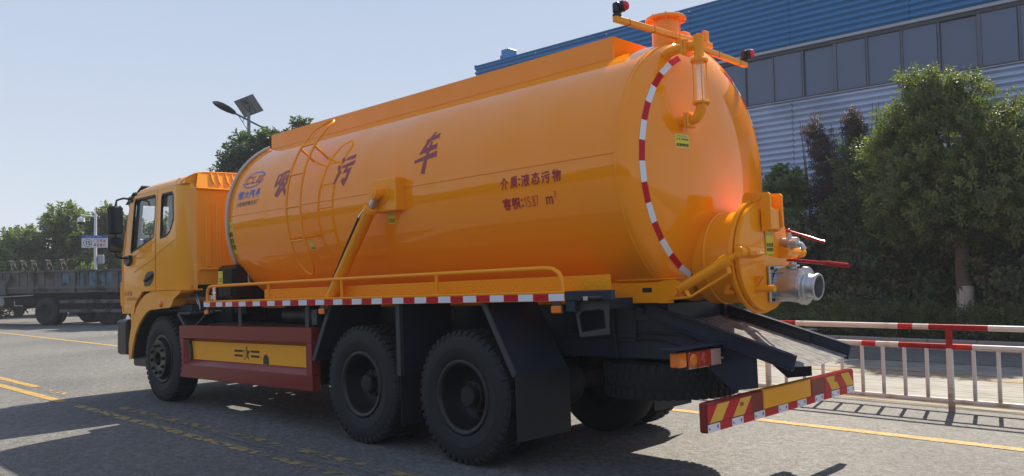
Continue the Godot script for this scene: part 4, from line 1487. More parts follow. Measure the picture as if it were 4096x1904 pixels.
# a tyre of 1.06 m with lugs, its outer face towards +z at z = 0.14
func tyre(parent: Node3D, spare := false) -> void:
	var s := Sh.new()
	var pr := [Vector2(-0.095, 0.270), Vector2(-0.128, 0.30), Vector2(-0.140, 0.36), Vector2(-0.141, 0.42), Vector2(-0.132, 0.475), Vector2(-0.118, 0.505), Vector2(-0.098, 0.516), Vector2(0.098, 0.516), Vector2(0.118, 0.505), Vector2(0.132, 0.475), Vector2(0.1345, 0.468), Vector2(0.1365, 0.462), Vector2(0.141, 0.42), Vector2(0.140, 0.36), Vector2(0.1365, 0.352), Vector2(0.128, 0.30), Vector2(0.095, 0.270)]
	s.lathe(pr, Vector3.ZERO, Vector3.BACK, 56, 50)
	s.lathe([Vector2(0.141, 0.385), Vector2(0.1435, 0.388), Vector2(0.1435, 0.396), Vector2(0.141, 0.40)], Vector3.ZERO, Vector3.BACK, 56, 80)
	var k := 46
	for i in k:
		for sd in [1.0, -1.0]:
			var a := TAU * (i + (0.5 if sd < 0 else 0.0)) / k
			var r := V(cos(a), sin(a), 0)
			var tg := V(-sin(a), cos(a), 0)
			var bs := Basis(-tg, r, V(0, 0, 1))
			s.box(r * 0.512 + V(0, 0, 0.092 * sd), V(0.046, 0.036, 0.062), 0.004, bs)
			s.box(r * 0.497 + V(0, 0, 0.121 * sd), V(0.044, 0.034, 0.022), 0.004, bs)
			s.box(r * 0.512 + V(0, 0, 0.028 * sd), V(0.036, 0.034, 0.044), 0.003, bs * Basis(Vector3.UP, 0.45))
	part(parent, "tyre", s, M.rubber)
	if spare:
		s = Sh.new()
		s.lathe([Vector2(-0.10, 0.27), Vector2(-0.03, 0.25), Vector2(-0.02, 0.0)], Vector3.ZERO, Vector3.BACK, 28)
		part(parent, "rim", s, M.rim_black)

func build_wheels(t: Node3D) -> void:
	# rear wheel: deep dish with a hub inside, and the inner twin
	var proto: Node3D = null
	for e in [[5.342, 1.0], [3.992, 1.0], [5.342, -1.0], [3.992, -1.0]]:
		var yc: float = 0.53 - PITCH * e[0]
		var w: Node3D
		if proto == null:
			w = Node3D.new()
			proto = w
			tyre(w)
			var s := Sh.new()
			s.lathe([Vector2(0.125, 0.300), Vector2(0.133, 0.300), Vector2(0.138, 0.290), Vector2(0.134, 0.268), Vector2(0.124, 0.258), Vector2(0.10, 0.255)], Vector3.ZERO, Vector3.BACK, 48, 70)
			s.lathe([Vector2(0.10, 0.255), Vector2(-0.05, 0.238), Vector2(-0.08, 0.205), Vector2(-0.115, 0.17), Vector2(-0.12, 0.13), Vector2(-0.12, 0.0)], Vector3.ZERO, Vector3.BACK, 48, 50)
			part(w, "rim", s, M.rim_black)
			s = Sh.new()
			s.lathe([Vector2(-0.12, 0.135), Vector2(0.0, 0.12), Vector2(0.01, 0.115), Vector2(0.012, 0.085), Vector2(0.07, 0.08), Vector2(0.08, 0.07), Vector2(0.082, 0.0)], Vector3.ZERO, Vector3.BACK, 28, 35)
			for k in 10:
				var a := TAU * k / 10
				s.tube([V(cos(a) * 0.167, sin(a) * 0.167, -0.12), V(cos(a) * 0.167, sin(a) * 0.167, -0.075)], 0.016, 6)
			for k in 8:
				var a := TAU * k / 8
				s.tube([V(cos(a) * 0.10, sin(a) * 0.10, 0.01), V(cos(a) * 0.10, sin(a) * 0.10, 0.022)], 0.009, 6)
			part(w, "hub", s, M.dark_iron)
			s = Sh.new()
			s.lathe([Vector2(-0.53, 0.27), Vector2(-0.56, 0.30), Vector2(-0.575, 0.40), Vector2(-0.55, 0.505), Vector2(-0.53, 0.526), Vector2(-0.33, 0.526), Vector2(-0.31, 0.505), Vector2(-0.29, 0.40), Vector2(-0.30, 0.30), Vector2(-0.33, 0.27)], Vector3.ZERO, Vector3.BACK, 48, 50)
			part(w, "inner_tyre", s, M.rubber)
		else:
			w = proto.duplicate()
		w.name = numbered(t, "wheel")
		t.add_child(w, true)
		w.position = V(e[0], yc, 1.085 * e[1])
		w.rotation = Vector3(0, 0.0 if e[1] > 0 else PI, 0.35 * e[0])
	# front wheel: the disc stands out, ten nuts
	proto = null
	for sd in [1.0, -1.0]:
		var w: Node3D
		if proto == null:
			w = Node3D.new()
			proto = w
			tyre(w)
			var s := Sh.new()
			s.lathe([Vector2(0.125, 0.300), Vector2(0.133, 0.300), Vector2(0.138, 0.290), Vector2(0.134, 0.268), Vector2(0.124, 0.258), Vector2(0.09, 0.25), Vector2(0.045, 0.245), Vector2(0.045, 0.0)], Vector3.ZERO, Vector3.BACK, 48, 50)
			part(w, "rim", s, M.rim_black)
			s = Sh.new()
			s.lathe([Vector2(0.045, 0.245), Vector2(0.13, 0.242), Vector2(0.178, 0.236), Vector2(0.186, 0.228), Vector2(0.186, 0.092), Vector2(0.182, 0.085), Vector2(0.135, 0.080), Vector2(0.13, 0.0)], Vector3.ZERO, Vector3.BACK, 40, 35)
			part(w, "hub", s, M.rim_black)
			for k in 10:
				var a := TAU * k / 10 + 0.1
				s = Sh.new()
				var c := V(cos(a) * 0.172, sin(a) * 0.172, 0.186)
				s.tube([c, c + V(0, 0, 0.024)], 0.023, 6)
				s.ball(c + V(0, 0, 0.022), 0.015, 8)
				part(w, "wheel_nut", s, M.rim_black)
		else:
			w = proto.duplicate()
		w.name = numbered(t, "front_wheel")
		t.add_child(w, true)
		w.position = V(-0.22, 0.53 + PITCH * 0.22, 1.08 * sd)
		w.rotation = Vector3(0, 0.0 if sd > 0 else PI, 0)

# ---------------------------------------------------------------- the cab
func build_cab(t: Node3D) -> void:
	var s := Sh.new()
	var cab: MeshInstance3D
	var zc := 1.15
	# side outline, pieced round the two windows; door gap at x = -0.545
	var rear := [
		[-0.535, 1.392, 0.05, 1.392, 0.05, 2.20, -0.03, 2.20, -0.10, 2.12, -0.20, 2.075, -0.40, 2.055, -0.52, 2.055],
		[-0.52, 2.055, -0.40, 2.055, -0.37, 2.40, -0.345, 2.60, -0.31, 2.64, -0.445, 2.70, -0.475, 2.40],
		[-0.31, 2.64, -0.02, 2.64, 0.02, 2.60, 0.02, 2.28, -0.03, 2.20, 0.05, 2.20, 0.10, 2.72, -0.445, 2.70],
	]
	var door := [
		[-1.594, 1.10, -1.24, 1.10, -1.20, 1.22, -0.96, 1.392, -0.553, 1.392, -0.548, 2.075, -0.62, 2.075, -1.325, 1.91, -1.60, 1.80],
		[-1.60, 1.80, -1.325, 1.91, -1.345, 1.96, -1.20, 2.58, -1.15, 2.65, -1.165, 2.69, -1.35, 2.60, -1.50, 2.12],
		[-1.165, 2.69, -1.15, 2.65, -0.525, 2.65, -0.495, 2.62, -0.548, 2.075, -0.538, 2.075, -0.485, 2.40, -0.455, 2.70],
		[-0.548, 2.075, -0.495, 2.62, -0.50, 2.58, -0.565, 2.11, -0.62, 2.075],
	]
	for sd in [1.0, -1.0]:
		s = Sh.new()
		for pl in rear: s.prism(poly(pl), V(0, 0, zc * sd if sd > 0 else -zc + 0.03), Vector3.RIGHT, Vector3.UP, 0.03)
		var sp := part(t, "cab_side", s, M.cab_orange)
		if sd > 0: cab = sp
		s = Sh.new()
		for pl in door: s.prism(poly(pl), V(0, 0, (zc + 0.002) * sd if sd > 0 else -zc + 0.03), Vector3.RIGHT, Vector3.UP, 0.03)
		var dr := part(t, "cab_door", s, M.cab_orange)
		s = Sh.new()
		s.sheet(poly([-1.345, 1.92, -0.60, 2.085, -0.51, 2.64, -1.165, 2.65]), V(0, 0, (zc - 0.035) * sd), Vector3.RIGHT, Vector3.UP)
		part(dr, "door_glass", s, M.window_glass)
		s = Sh.new()
		s.sheet(poly([-0.395, 2.06, -0.20, 2.08, -0.03, 2.20, 0.02, 2.28, 0.02, 2.63, -0.34, 2.63]), V(0, 0, (zc - 0.035) * sd), Vector3.RIGHT, Vector3.UP)
		part(sp, "rear_quarter_glass", s, M.window_glass)
		# rubber seals
		for e in [[[-1.325, 1.925, -1.185, 2.60, -1.15, 2.635, -0.54, 2.635, -0.51, 2.60, -0.575, 2.10, -0.64, 2.08], 0.016, dr], [[-0.385, 2.075, -0.33, 2.59, -0.30, 2.625, -0.03, 2.625, 0.005, 2.59, 0.005, 2.29, -0.045, 2.215, -0.10, 2.14, -0.20, 2.09], 0.017, sp]]:
			s = Sh.new()
			var p: Array = e[0]
			var loop := []
			for i in range(0, p.size(), 2): loop.append(V(p[i], p[i + 1], (zc - 0.010) * sd))
			loop.append(loop[0])
			s.tube(loop, e[1], 6)
			part(e[2], "window_seal", s, M.plastic_black)
		# thick dark front post seen through the door glass
		s = Sh.new()
		s.prism(poly([-1.36, 1.93, -1.26, 1.95, -1.11, 2.62, -1.20, 2.64]), V(0, 0, (zc - 0.04) * sd if sd > 0 else -zc + 0.09), Vector3.RIGHT, Vector3.UP, 0.05)
		part(dr, "door_frame", s, M.plastic_black)
	var door_l := t.get_node("cab_door")
	# door crease, handle, marks
	s = Sh.new()
	s.tube([V(-1.22, 1.66, zc + 0.001), V(-0.56, 1.83, zc + 0.001)], 0.010, 6)
	s.tube([V(-1.30, 1.86, zc + 0.001), V(-0.56, 2.035, zc + 0.001)], 0.008, 6)
	part(door_l, "door_crease", s, M.cab_orange)
	s = Sh.new()
	s.tube([V(-0.53, 1.86, zc), V(0.04, 2.02, zc)], 0.009, 6)
	part(cab, "side_crease", s, M.cab_orange)
	s = Sh.new()
	var rec := poly([-0.885, 1.475, -0.84, 1.455, -0.72, 1.465, -0.64, 1.505, -0.60, 1.56, -0.585, 1.62, -0.63, 1.655, -0.76, 1.65, -0.84, 1.61, -0.875, 1.55])
	s.prism(rec, V(0, 0, zc + 0.007), Vector3.RIGHT, Vector3.UP, 0.005)
	var hd := part(door_l, "door_handle", s, M.plastic_black)
	s = Sh.new()
	s.tube([V(-0.86, 1.53, zc + 0.012), V(-0.78, 1.55, zc + 0.03), V(-0.66, 1.578, zc + 0.03), V(-0.62, 1.60, zc + 0.012)], 0.016, 8)
	part(hd, "handle_grip", s, M.plastic_grey)
	var at := flat_at(V(0, 0, zc + 0.002), Vector3.RIGHT, Vector3.UP)
	s = Sh.new()
	glyphs(s, "总质量", -1.55, 1.345, 0.075, 0.055, 0.095, 0.007, at)
	latin(s, "25000kg", -1.47, 1.265, 0.055, 0.38, at, 0.002, false)
	part(door_l, "door_lettering", s, M.letter_red)
	s = Sh.new()
	latin(s, "DFH15", -1.53, 1.185, 0.035, 0.22, at)
	part(door_l, "model_badge", s, M.chrome)
	# roof: a swept section
	var sec := [Vector2(1.15, 2.70), Vector2(1.14, 2.735), Vector2(1.09, 2.785), Vector2(1.02, 2.825), Vector2(0.90, 2.85), Vector2(0.5, 2.862), Vector2(0.0, 2.866), Vector2(-0.5, 2.862), Vector2(-0.90, 2.85), Vector2(-1.02, 2.825), Vector2(-1.09, 2.785), Vector2(-1.14, 2.735), Vector2(-1.15, 2.70)]
	s = Sh.new()
	var st := [[-1.36, -0.16, 0.93], [-1.30, -0.08, 0.96], [-1.15, -0.02, 0.985], [-0.8, 0.0, 1.0], [0.25, 0.005, 1.0], [0.33, 0.0, 1.0]]
	for i in st.size() - 1:
		for j in sec.size() - 1:
			var q := []
			var nn := []
			for e in [[i, j], [i, j + 1], [i + 1, j + 1], [i + 1, j]]:
				var k: Array = st[e[0]]
				var p: Vector2 = sec[e[1]]
				var yy: float = 2.70 + (p.y - 2.70) * (1.0 + k[1] / 0.166) if k[1] < 0 else p.y + k[1]
				var xx: float = k[0] if p.y > 2.72 or e[0] > 1 else k[0] + 0.06
				q.append(V(xx, yy - (0.03 if k[0] < -1.2 else 0.0), p.x * k[2]))
				var pa: Vector2 = sec[maxi(e[1] - 1, 0)]
				var pb: Vector2 = sec[mini(e[1] + 1, sec.size() - 1)]
				var d := pb - pa
				nn.append(V(0.0 if k[0] > -1.2 else -0.4, -d.x, d.y).normalized() * 1.0)
			for m in 4: if nn[m].dot(V(0, 1, q[m].z)) < 0: nn[m] = -nn[m]
			s.quadn(q[0], q[3], q[2], q[1], nn[0], nn[3], nn[2], nn[1])
	var cap := PackedVector2Array()
	for p in sec: cap.append(Vector2(-p.x, p.y))
	s.sheet(cap, V(0.331, 0.003, 0), V(0, 0, -1), Vector3.UP)
	var roof := part(t, "cab_roof", s, M.cab_orange)
	s = Sh.new()
	var rim := []
	for j in range(0, sec.size()): rim.append(V(0.33 - (0.0 if j > 1 and j < 11 else 0.10), sec[j].y + 0.004, sec[j].x))
	s.tube(rim, 0.012, 6)
	part(roof, "roof_flange", s, M.cab_orange)
	# rear of the cab: corner, slope of the roof with swages, lip, panel with ribs
	s = Sh.new()
	var prof := [Vector2(0.05, 1.15), Vector2(0.18, 1.148), Vector2(0.30, 1.125), Vector2(0.39, 1.085), Vector2(0.43, 1.045)]
	for sd in [1.0, -1.0]:
		s = Sh.new()
		for i in prof.size() - 1:
			var a: Vector2 = prof[i]
			var b: Vector2 = prof[i + 1]
			var ta := 2.70 + (2.73 - 2.70) * 0.5
			var na := V(0.05 + 0.28 * i, 0, sd * (1.0 - 0.18 * i)).normalized()
			var nb := V(0.05 + 0.28 * (i + 1), 0, sd * (1.0 - 0.18 * (i + 1))).normalized()
			var p0 := V(a.x, 1.392, a.y * sd)
			var p1 := V(b.x, 1.392, b.y * sd)
			var p2 := V(b.x, lerpf(2.70, 2.63, (i + 1) / 4.0), b.y * sd)
			var p3 := V(a.x, lerpf(2.70, 2.63, i / 4.0), a.y * sd)
			if sd > 0: s.quadn(p0, p1, p2, p3, na, nb, nb, na)
			else: s.quadn(p3, p2, p1, p0, na, nb, nb, na)
		# curved shoulder up to the roof
		var sh2 := [[2.70, 0.0], [2.76, 0.02], [2.80, 0.05], [2.825, 0.09]]
		for i in prof.size() - 1:
			for k in 3:
				var q := []
				for e in [[i, k], [i + 1, k], [i + 1, k + 1], [i, k + 1]]:
					var f: float = e[0] / 4.0
					var y0 := lerpf(2.70, 2.63, f)
					var y1 := lerpf(2.825, 2.665, f)
					var pp: Vector2 = prof[e[0]]
					var g: float = e[1] / 3.0
					q.append(V(pp.x - 0.06 * g * f, lerpf(y0, y1, sin(g * PI / 2)), (pp.y - 0.13 * (1.0 - cos(g * PI / 2)) * (1.0 - f * 0.5)) * sd))
				if sd > 0: s.quad(q[0], q[1], q[2], q[3])
				else: s.quad(q[3], q[2], q[1], q[0])
		part(t.get_node("cab_side" if sd > 0 else "cab_side_001"), "rear_corner", s, M.cab_orange)
	s = Sh.new()
	s.quad(V(0.43, 2.66, 1.05), V(0.43, 2.66, -1.05), V(0.335, 2.855, -0.98), V(0.335, 2.855, 0.98))
	s.tube([V(0.445, 2.635, 1.05), V(0.445, 2.635, -1.05)], 0.014, 8)
	s.quad(V(0.43, 2.625, 1.05), V(0.43, 2.625, -1.05), V(0.43, 2.66, -1.05), V(0.43, 2.66, 1.05))
	for z in [0.82, 0.62, 0.42, 0.2, -0.1, -0.4, -0.7]:
		for dz in [0.0, -0.085]:
			s.tube([V(0.340, 2.85, z + dz), V(0.40, 2.735, z + dz), V(0.43, 2.69, z + dz - 0.02)], [0.010, 0.014, 0.006], 8)
	part(roof, "roof_rear_slope", s, M.cab_orange)
	s = Sh.new()
	s.span(V(0.40, 1.445, -1.045), V(0.43, 2.625, 1.045))
	s.span(V(0.43, 1.625, -1.03), V(0.455, 1.645, 1.03), 0.004)
	var back := part(t, "cab_back", s, M.cab_orange)
	for z in [0.90, 0.76, 0.60, 0.44, 0.28, 0.0, -0.3, -0.6, -0.85]:
		s = Sh.new()
		s.box(V(0.432, 2.06, z), V(0.022, 0.80, 0.075), 0.010)
		part(back, "swage", s, M.cab_orange)
	s = Sh.new()
	for p in [[2.52, 1.0], [2.46, 1.0], [1.79, 0.985], [1.74, 0.985], [1.69, 0.985], [1.75, 0.91], [1.70, 0.91]]:
		s.tube([V(0.43, p[0], p[1]), V(0.438, p[0], p[1])], 0.011, 8)
	part(back, "rivet_heads", s, M.cab_orange)
	s = Sh.new()
	s.prism(poly([0.05, 1.392, 0.05, 1.34, 0.43, 1.40, 0.43, 1.45]), V(0, 0, 1.14), Vector3.RIGHT, Vector3.UP, 0.02)
	s.box(V(0.25, 1.385, 1.06), V(0.40, 0.022, 0.15), 0.005)
	part(cab, "lower_trim", s, M.cab_orange)
	# front: windscreen, mask, bumper, visor
	s = Sh.new()
	s.span(V(-1.62, 1.10, -1.14), V(-1.585, 1.80, 1.14), 0.01)
	s.quad(V(-1.60, 1.80, -1.14), V(-1.60, 1.80, 1.14), V(-1.585, 1.90, 1.13), V(-1.585, 1.90, -1.13))
	for sd in [1.0, -1.0]:
		s.tube([V(-1.60, 1.10, 1.135 * sd), V(-1.60, 1.80, 1.135 * sd), V(-1.50, 2.12, 1.13 * sd), V(-1.355, 2.60, 1.10 * sd), V(-1.30, 2.70, 1.06 * sd)], [0.03, 0.03, 0.035, 0.04, 0.03], 10)
	var mask := part(t, "cab_front", s, M.cab_orange)
	s = Sh.new()
	s.quad(V(-1.575, 1.90, -1.10), V(-1.575, 1.90, 1.10), V(-1.36, 2.62, 1.06), V(-1.36, 2.62, -1.06))
	part(mask, "windscreen", s, M.window_glass)
	s = Sh.new()
	s.span(V(-1.44, 1.12, -1.10), V(0.38, 1.20, 1.10))
	s.span(V(-1.575, 1.60, -1.10), V(-1.20, 1.93, 1.10), 0.06)
	s.span(V(-1.28, 2.63, -1.08), V(0.38, 2.66, 1.08))
	s.span(V(0.34, 1.3, -1.0), V(0.39, 2.62, 1.0))
	part(t, "cab_interior", s, M.interior_dark)
	for z in [0.58, -0.58]:
		s = Sh.new()
		s.box(V(-0.55, 1.62, z), V(0.5, 0.16, 0.5), 0.04)
		s.box(V(-0.30, 1.95, z), V(0.14, 0.62, 0.48), 0.05, Basis(V(0, 0, 1), 0.12))
		s.box(V(-0.26, 2.33, z), V(0.10, 0.18, 0.26), 0.04)
		part(t, "seat", s, M.interior_grey)
	s = Sh.new()
	var wc := V(-1.05, 1.98, 0.60)
	var wa := V(0.85, 0.52, 0).normalized()
	var w1 := V(0, 0, 1)
	var w2 := wa.cross(w1)
	var loop2 := []
	for i in 25: loop2.append(wc + (w1 * cos(TAU * i / 24) + w2 * sin(TAU * i / 24)) * 0.22)
	s.tube(loop2, 0.016, 8)
	s.tube([wc, wc - wa * 0.3], 0.03, 8)
	s.tube([wc - w1 * 0.21, wc + w1 * 0.21], 0.014, 6)
	part(t, "steering_wheel", s, M.plastic_black)
	s = Sh.new()
	var cu := []
	for i in 13:
		var x := lerpf(-0.34, -0.05, i / 12.0)
		cu.append(V(x, 0, 1.06 + (0.012 if i % 2 else -0.012)))
	for i in 12:
		s.quad(cu[i] + V(0.03, 2.05, 0), cu[i + 1] + V(0.03, 2.05, 0), cu[i + 1] + V(0, 2.63, 0) - V(0.0 if i < 9 else 0.05, 0, 0), cu[i] + V(0, 2.63, 0))
	part(t, "curtain", s, M.curtain_blue)
	s = Sh.new()
	s.box(V(-1.20, 1.98, 0.95), V(0.02, 0.14, 0.16), 0.003, Basis(V(0, 0, 1), 0.4))
	part(t, "windscreen_paper", s, M.paper_white)
	s = Sh.new()
	s.bar(V(-1.36, 2.76, 0.0), V(-1.62, 2.62, 0.0), 0.012, 2.2)
	s.bar(V(-1.34, 2.72, 1.06), V(-1.60, 2.60, 1.06), 0.12, 0.012)
	s.bar(V(-1.20, 2.84, 0.0), V(-1.36, 2.77, 0.0), 0.012, 2.1)
	part(t, "sun_visor", s, M.plastic_grey)
	# bumper end and step
	s = Sh.new()
	s.span(V(-1.66, 0.545, -1.2), V(-1.33, 1.02, 1.215), 0.03)
	part(t, "bumper", s, M.plastic_black)
	s = Sh.new()
	s.span(V(-1.68, 0.56, -1.20), V(-1.662, 1.0, 1.20), 0.006)
	part(t, "bumper_face", s, M.cab_orange)
	s = Sh.new()
	s.span(V(-1.25, 0.40, 0.80), V(-0.80, 0.53, 1.16), 0.02)
	s.span(V(-1.20, 0.52, 0.7), V(-1.10, 1.12, 1.12))
	part(t, "step_box", s, M.plastic_black)
	s = Sh.new()
	s.span(V(-1.315, 0.60, 1.10), V(-1.225, 1.10, 1.165), 0.01)
	part(t, "step_panel", s, M.cab_orange)
	s = Sh.new()
	s.tube([V(-1.60, 1.545, 1.12), V(-1.655, 1.52, 1.14), V(-1.67, 1.40, 1.14), V(-1.67, 1.28, 1.14), V(-1.65, 1.215, 1.14), V(-1.60, 1.20, 1.12)], 0.022, 8)
	part(t, "corner_grip", s, M.cab_orange)
	# wheel arch with a sloped top, liner behind it
	for sd in [1.0, -1.0]:
		s = Sh.new()
		var fp := poly([-1.24, 0.49, -1.165, 0.505, -1.10, 0.68, -1.03, 0.82, -0.91, 0.95, -0.77, 1.055, -0.66, 1.115, -0.545, 1.15, 0.015, 1.172, 0.075, 1.19, 0.14, 1.275, 0.335, 1.355, 0.345, 1.385, -0.50, 1.385, -0.70, 1.345, -0.86, 1.27, -0.985, 1.17, -1.10, 1.02, -1.18, 0.87, -1.235, 0.70])
		s.prism(fp, V(0, 0, 1.222 if sd > 0 else -1.05), Vector3.RIGHT, Vector3.UP, 0.172)
		var fd := part(t, "wheel_arch", s, M.cab_orange)
		if sd > 0:
			s = Sh.new()
			s.box(V(-0.17, 1.235, 1.222), V(0.20, 0.12, 0.008), 0.003)
			part(fd, "lamp_recess", s, M.cab_orange)
			s = Sh.new()
			s.lathe([Vector2(0, 0.045), Vector2(0.018, 0.040), Vector2(0.024, 0.028), Vector2(0.026, 0)], V(-0.20, 1.225, 1.225), Vector3.BACK, 18, 60)
			part(fd, "side_lamp", s, M.lens_amber)
		s = Sh.new()
		var lp := [V(-1.15, 0.50, 0), V(-1.085, 0.675, 0), V(-1.015, 0.81, 0), V(-0.90, 0.938, 0), V(-0.765, 1.04, 0), V(-0.655, 1.10, 0), V(-0.54, 1.135, 0), V(0.02, 1.157, 0), V(0.07, 1.172, 0)]
		for i in lp.size() - 1:
			s.quad(lp[i] + V(0, 0, 1.205 * sd), lp[i + 1] + V(0, 0, 1.205 * sd), lp[i + 1] + V(0, 0, 0.66 * sd), lp[i] + V(0, 0, 0.66 * sd))
		s.span(V(-1.15, 0.50, 0.66 * sd), V(0.07, 1.155, 0.67 * sd))
		part(t, "arch_liner", s, M.plastic_grey)
		s = Sh.new()
		for i in 12:
			var a0 := deg_to_rad(lerpf(2.0, 62.0, i / 12.0))
			var a1 := deg_to_rad(lerpf(2.0, 62.0, (i + 1) / 12.0))
			var o := V(-0.17, 0.53, 0)
			var q := []
			for e in [[a0, 0.62, 1.17], [a1, 0.62, 1.17], [a1, 0.62, 0.70], [a0, 0.62, 0.70], [a0, 0.66, 1.17], [a1, 0.66, 1.17], [a1, 0.66, 0.70], [a0, 0.66, 0.70]]:
				q.append(o + V(cos(e[0]) * e[1], sin(e[0]) * e[1], e[2] * sd))
			s.quad(q[0], q[1], q[5], q[4])
			s.quad(q[4], q[5], q[6], q[7])
			s.quad(q[3], q[2], q[1], q[0])
		s.box(V(0.30, 1.10, 0.96 * sd), V(0.36, 0.035, 0.42), 0.01)
		part(t, "rear_arch", s, M.plastic_grey)
	# mirrors on the left
	s = Sh.new()
	s.box(V(-1.335, 2.37, 1.35), V(0.07, 0.385, 0.20), 0.03)
	var mr := part(t, "door_mirror", s, M.plastic_black)
	s = Sh.new()
	s.box(V(-1.299, 2.37, 1.35), V(0.008, 0.345, 0.165), 0.003)
	part(mr, "mirror_glass", s, M.mirror_glass)
	s = Sh.new()
	s.box(V(-1.335, 2.035, 1.35), V(0.07, 0.20, 0.19), 0.03)
	var mr2 := part(t, "wide_mirror", s, M.plastic_black)
	s = Sh.new()
	s.box(V(-1.299, 2.035, 1.35), V(0.008, 0.165, 0.16), 0.003)
	part(mr2, "mirror_glass", s, M.mirror_glass)
	s = Sh.new()
	s.tube([V(-1.31, 2.66, 1.10), V(-1.32, 2.67, 1.25), V(-1.335, 2.64, 1.33), V(-1.335, 2.55, 1.35)], 0.014, 8)
	s.tube([V(-1.335, 2.19, 1.35), V(-1.335, 2.12, 1.35)], 0.014, 8)
	s.tube([V(-1.335, 1.94, 1.35), V(-1.335, 1.88, 1.34), V(-1.34, 1.855, 1.28), V(-1.36, 1.85, 1.16)], 0.014, 8)
	s.box(V(-1.30, 2.655, 1.13), V(0.16, 0.09, 0.09), 0.02)
	s.prism(poly([-1.45, 1.88, -1.27, 1.89, -1.26, 1.80, -1.36, 1.745, -1.45, 1.80]), V(0, 0, 1.20), Vector3.RIGHT, Vector3.UP, 0.05)
	part(mr, "mirror_arm", s, M.plastic_black)

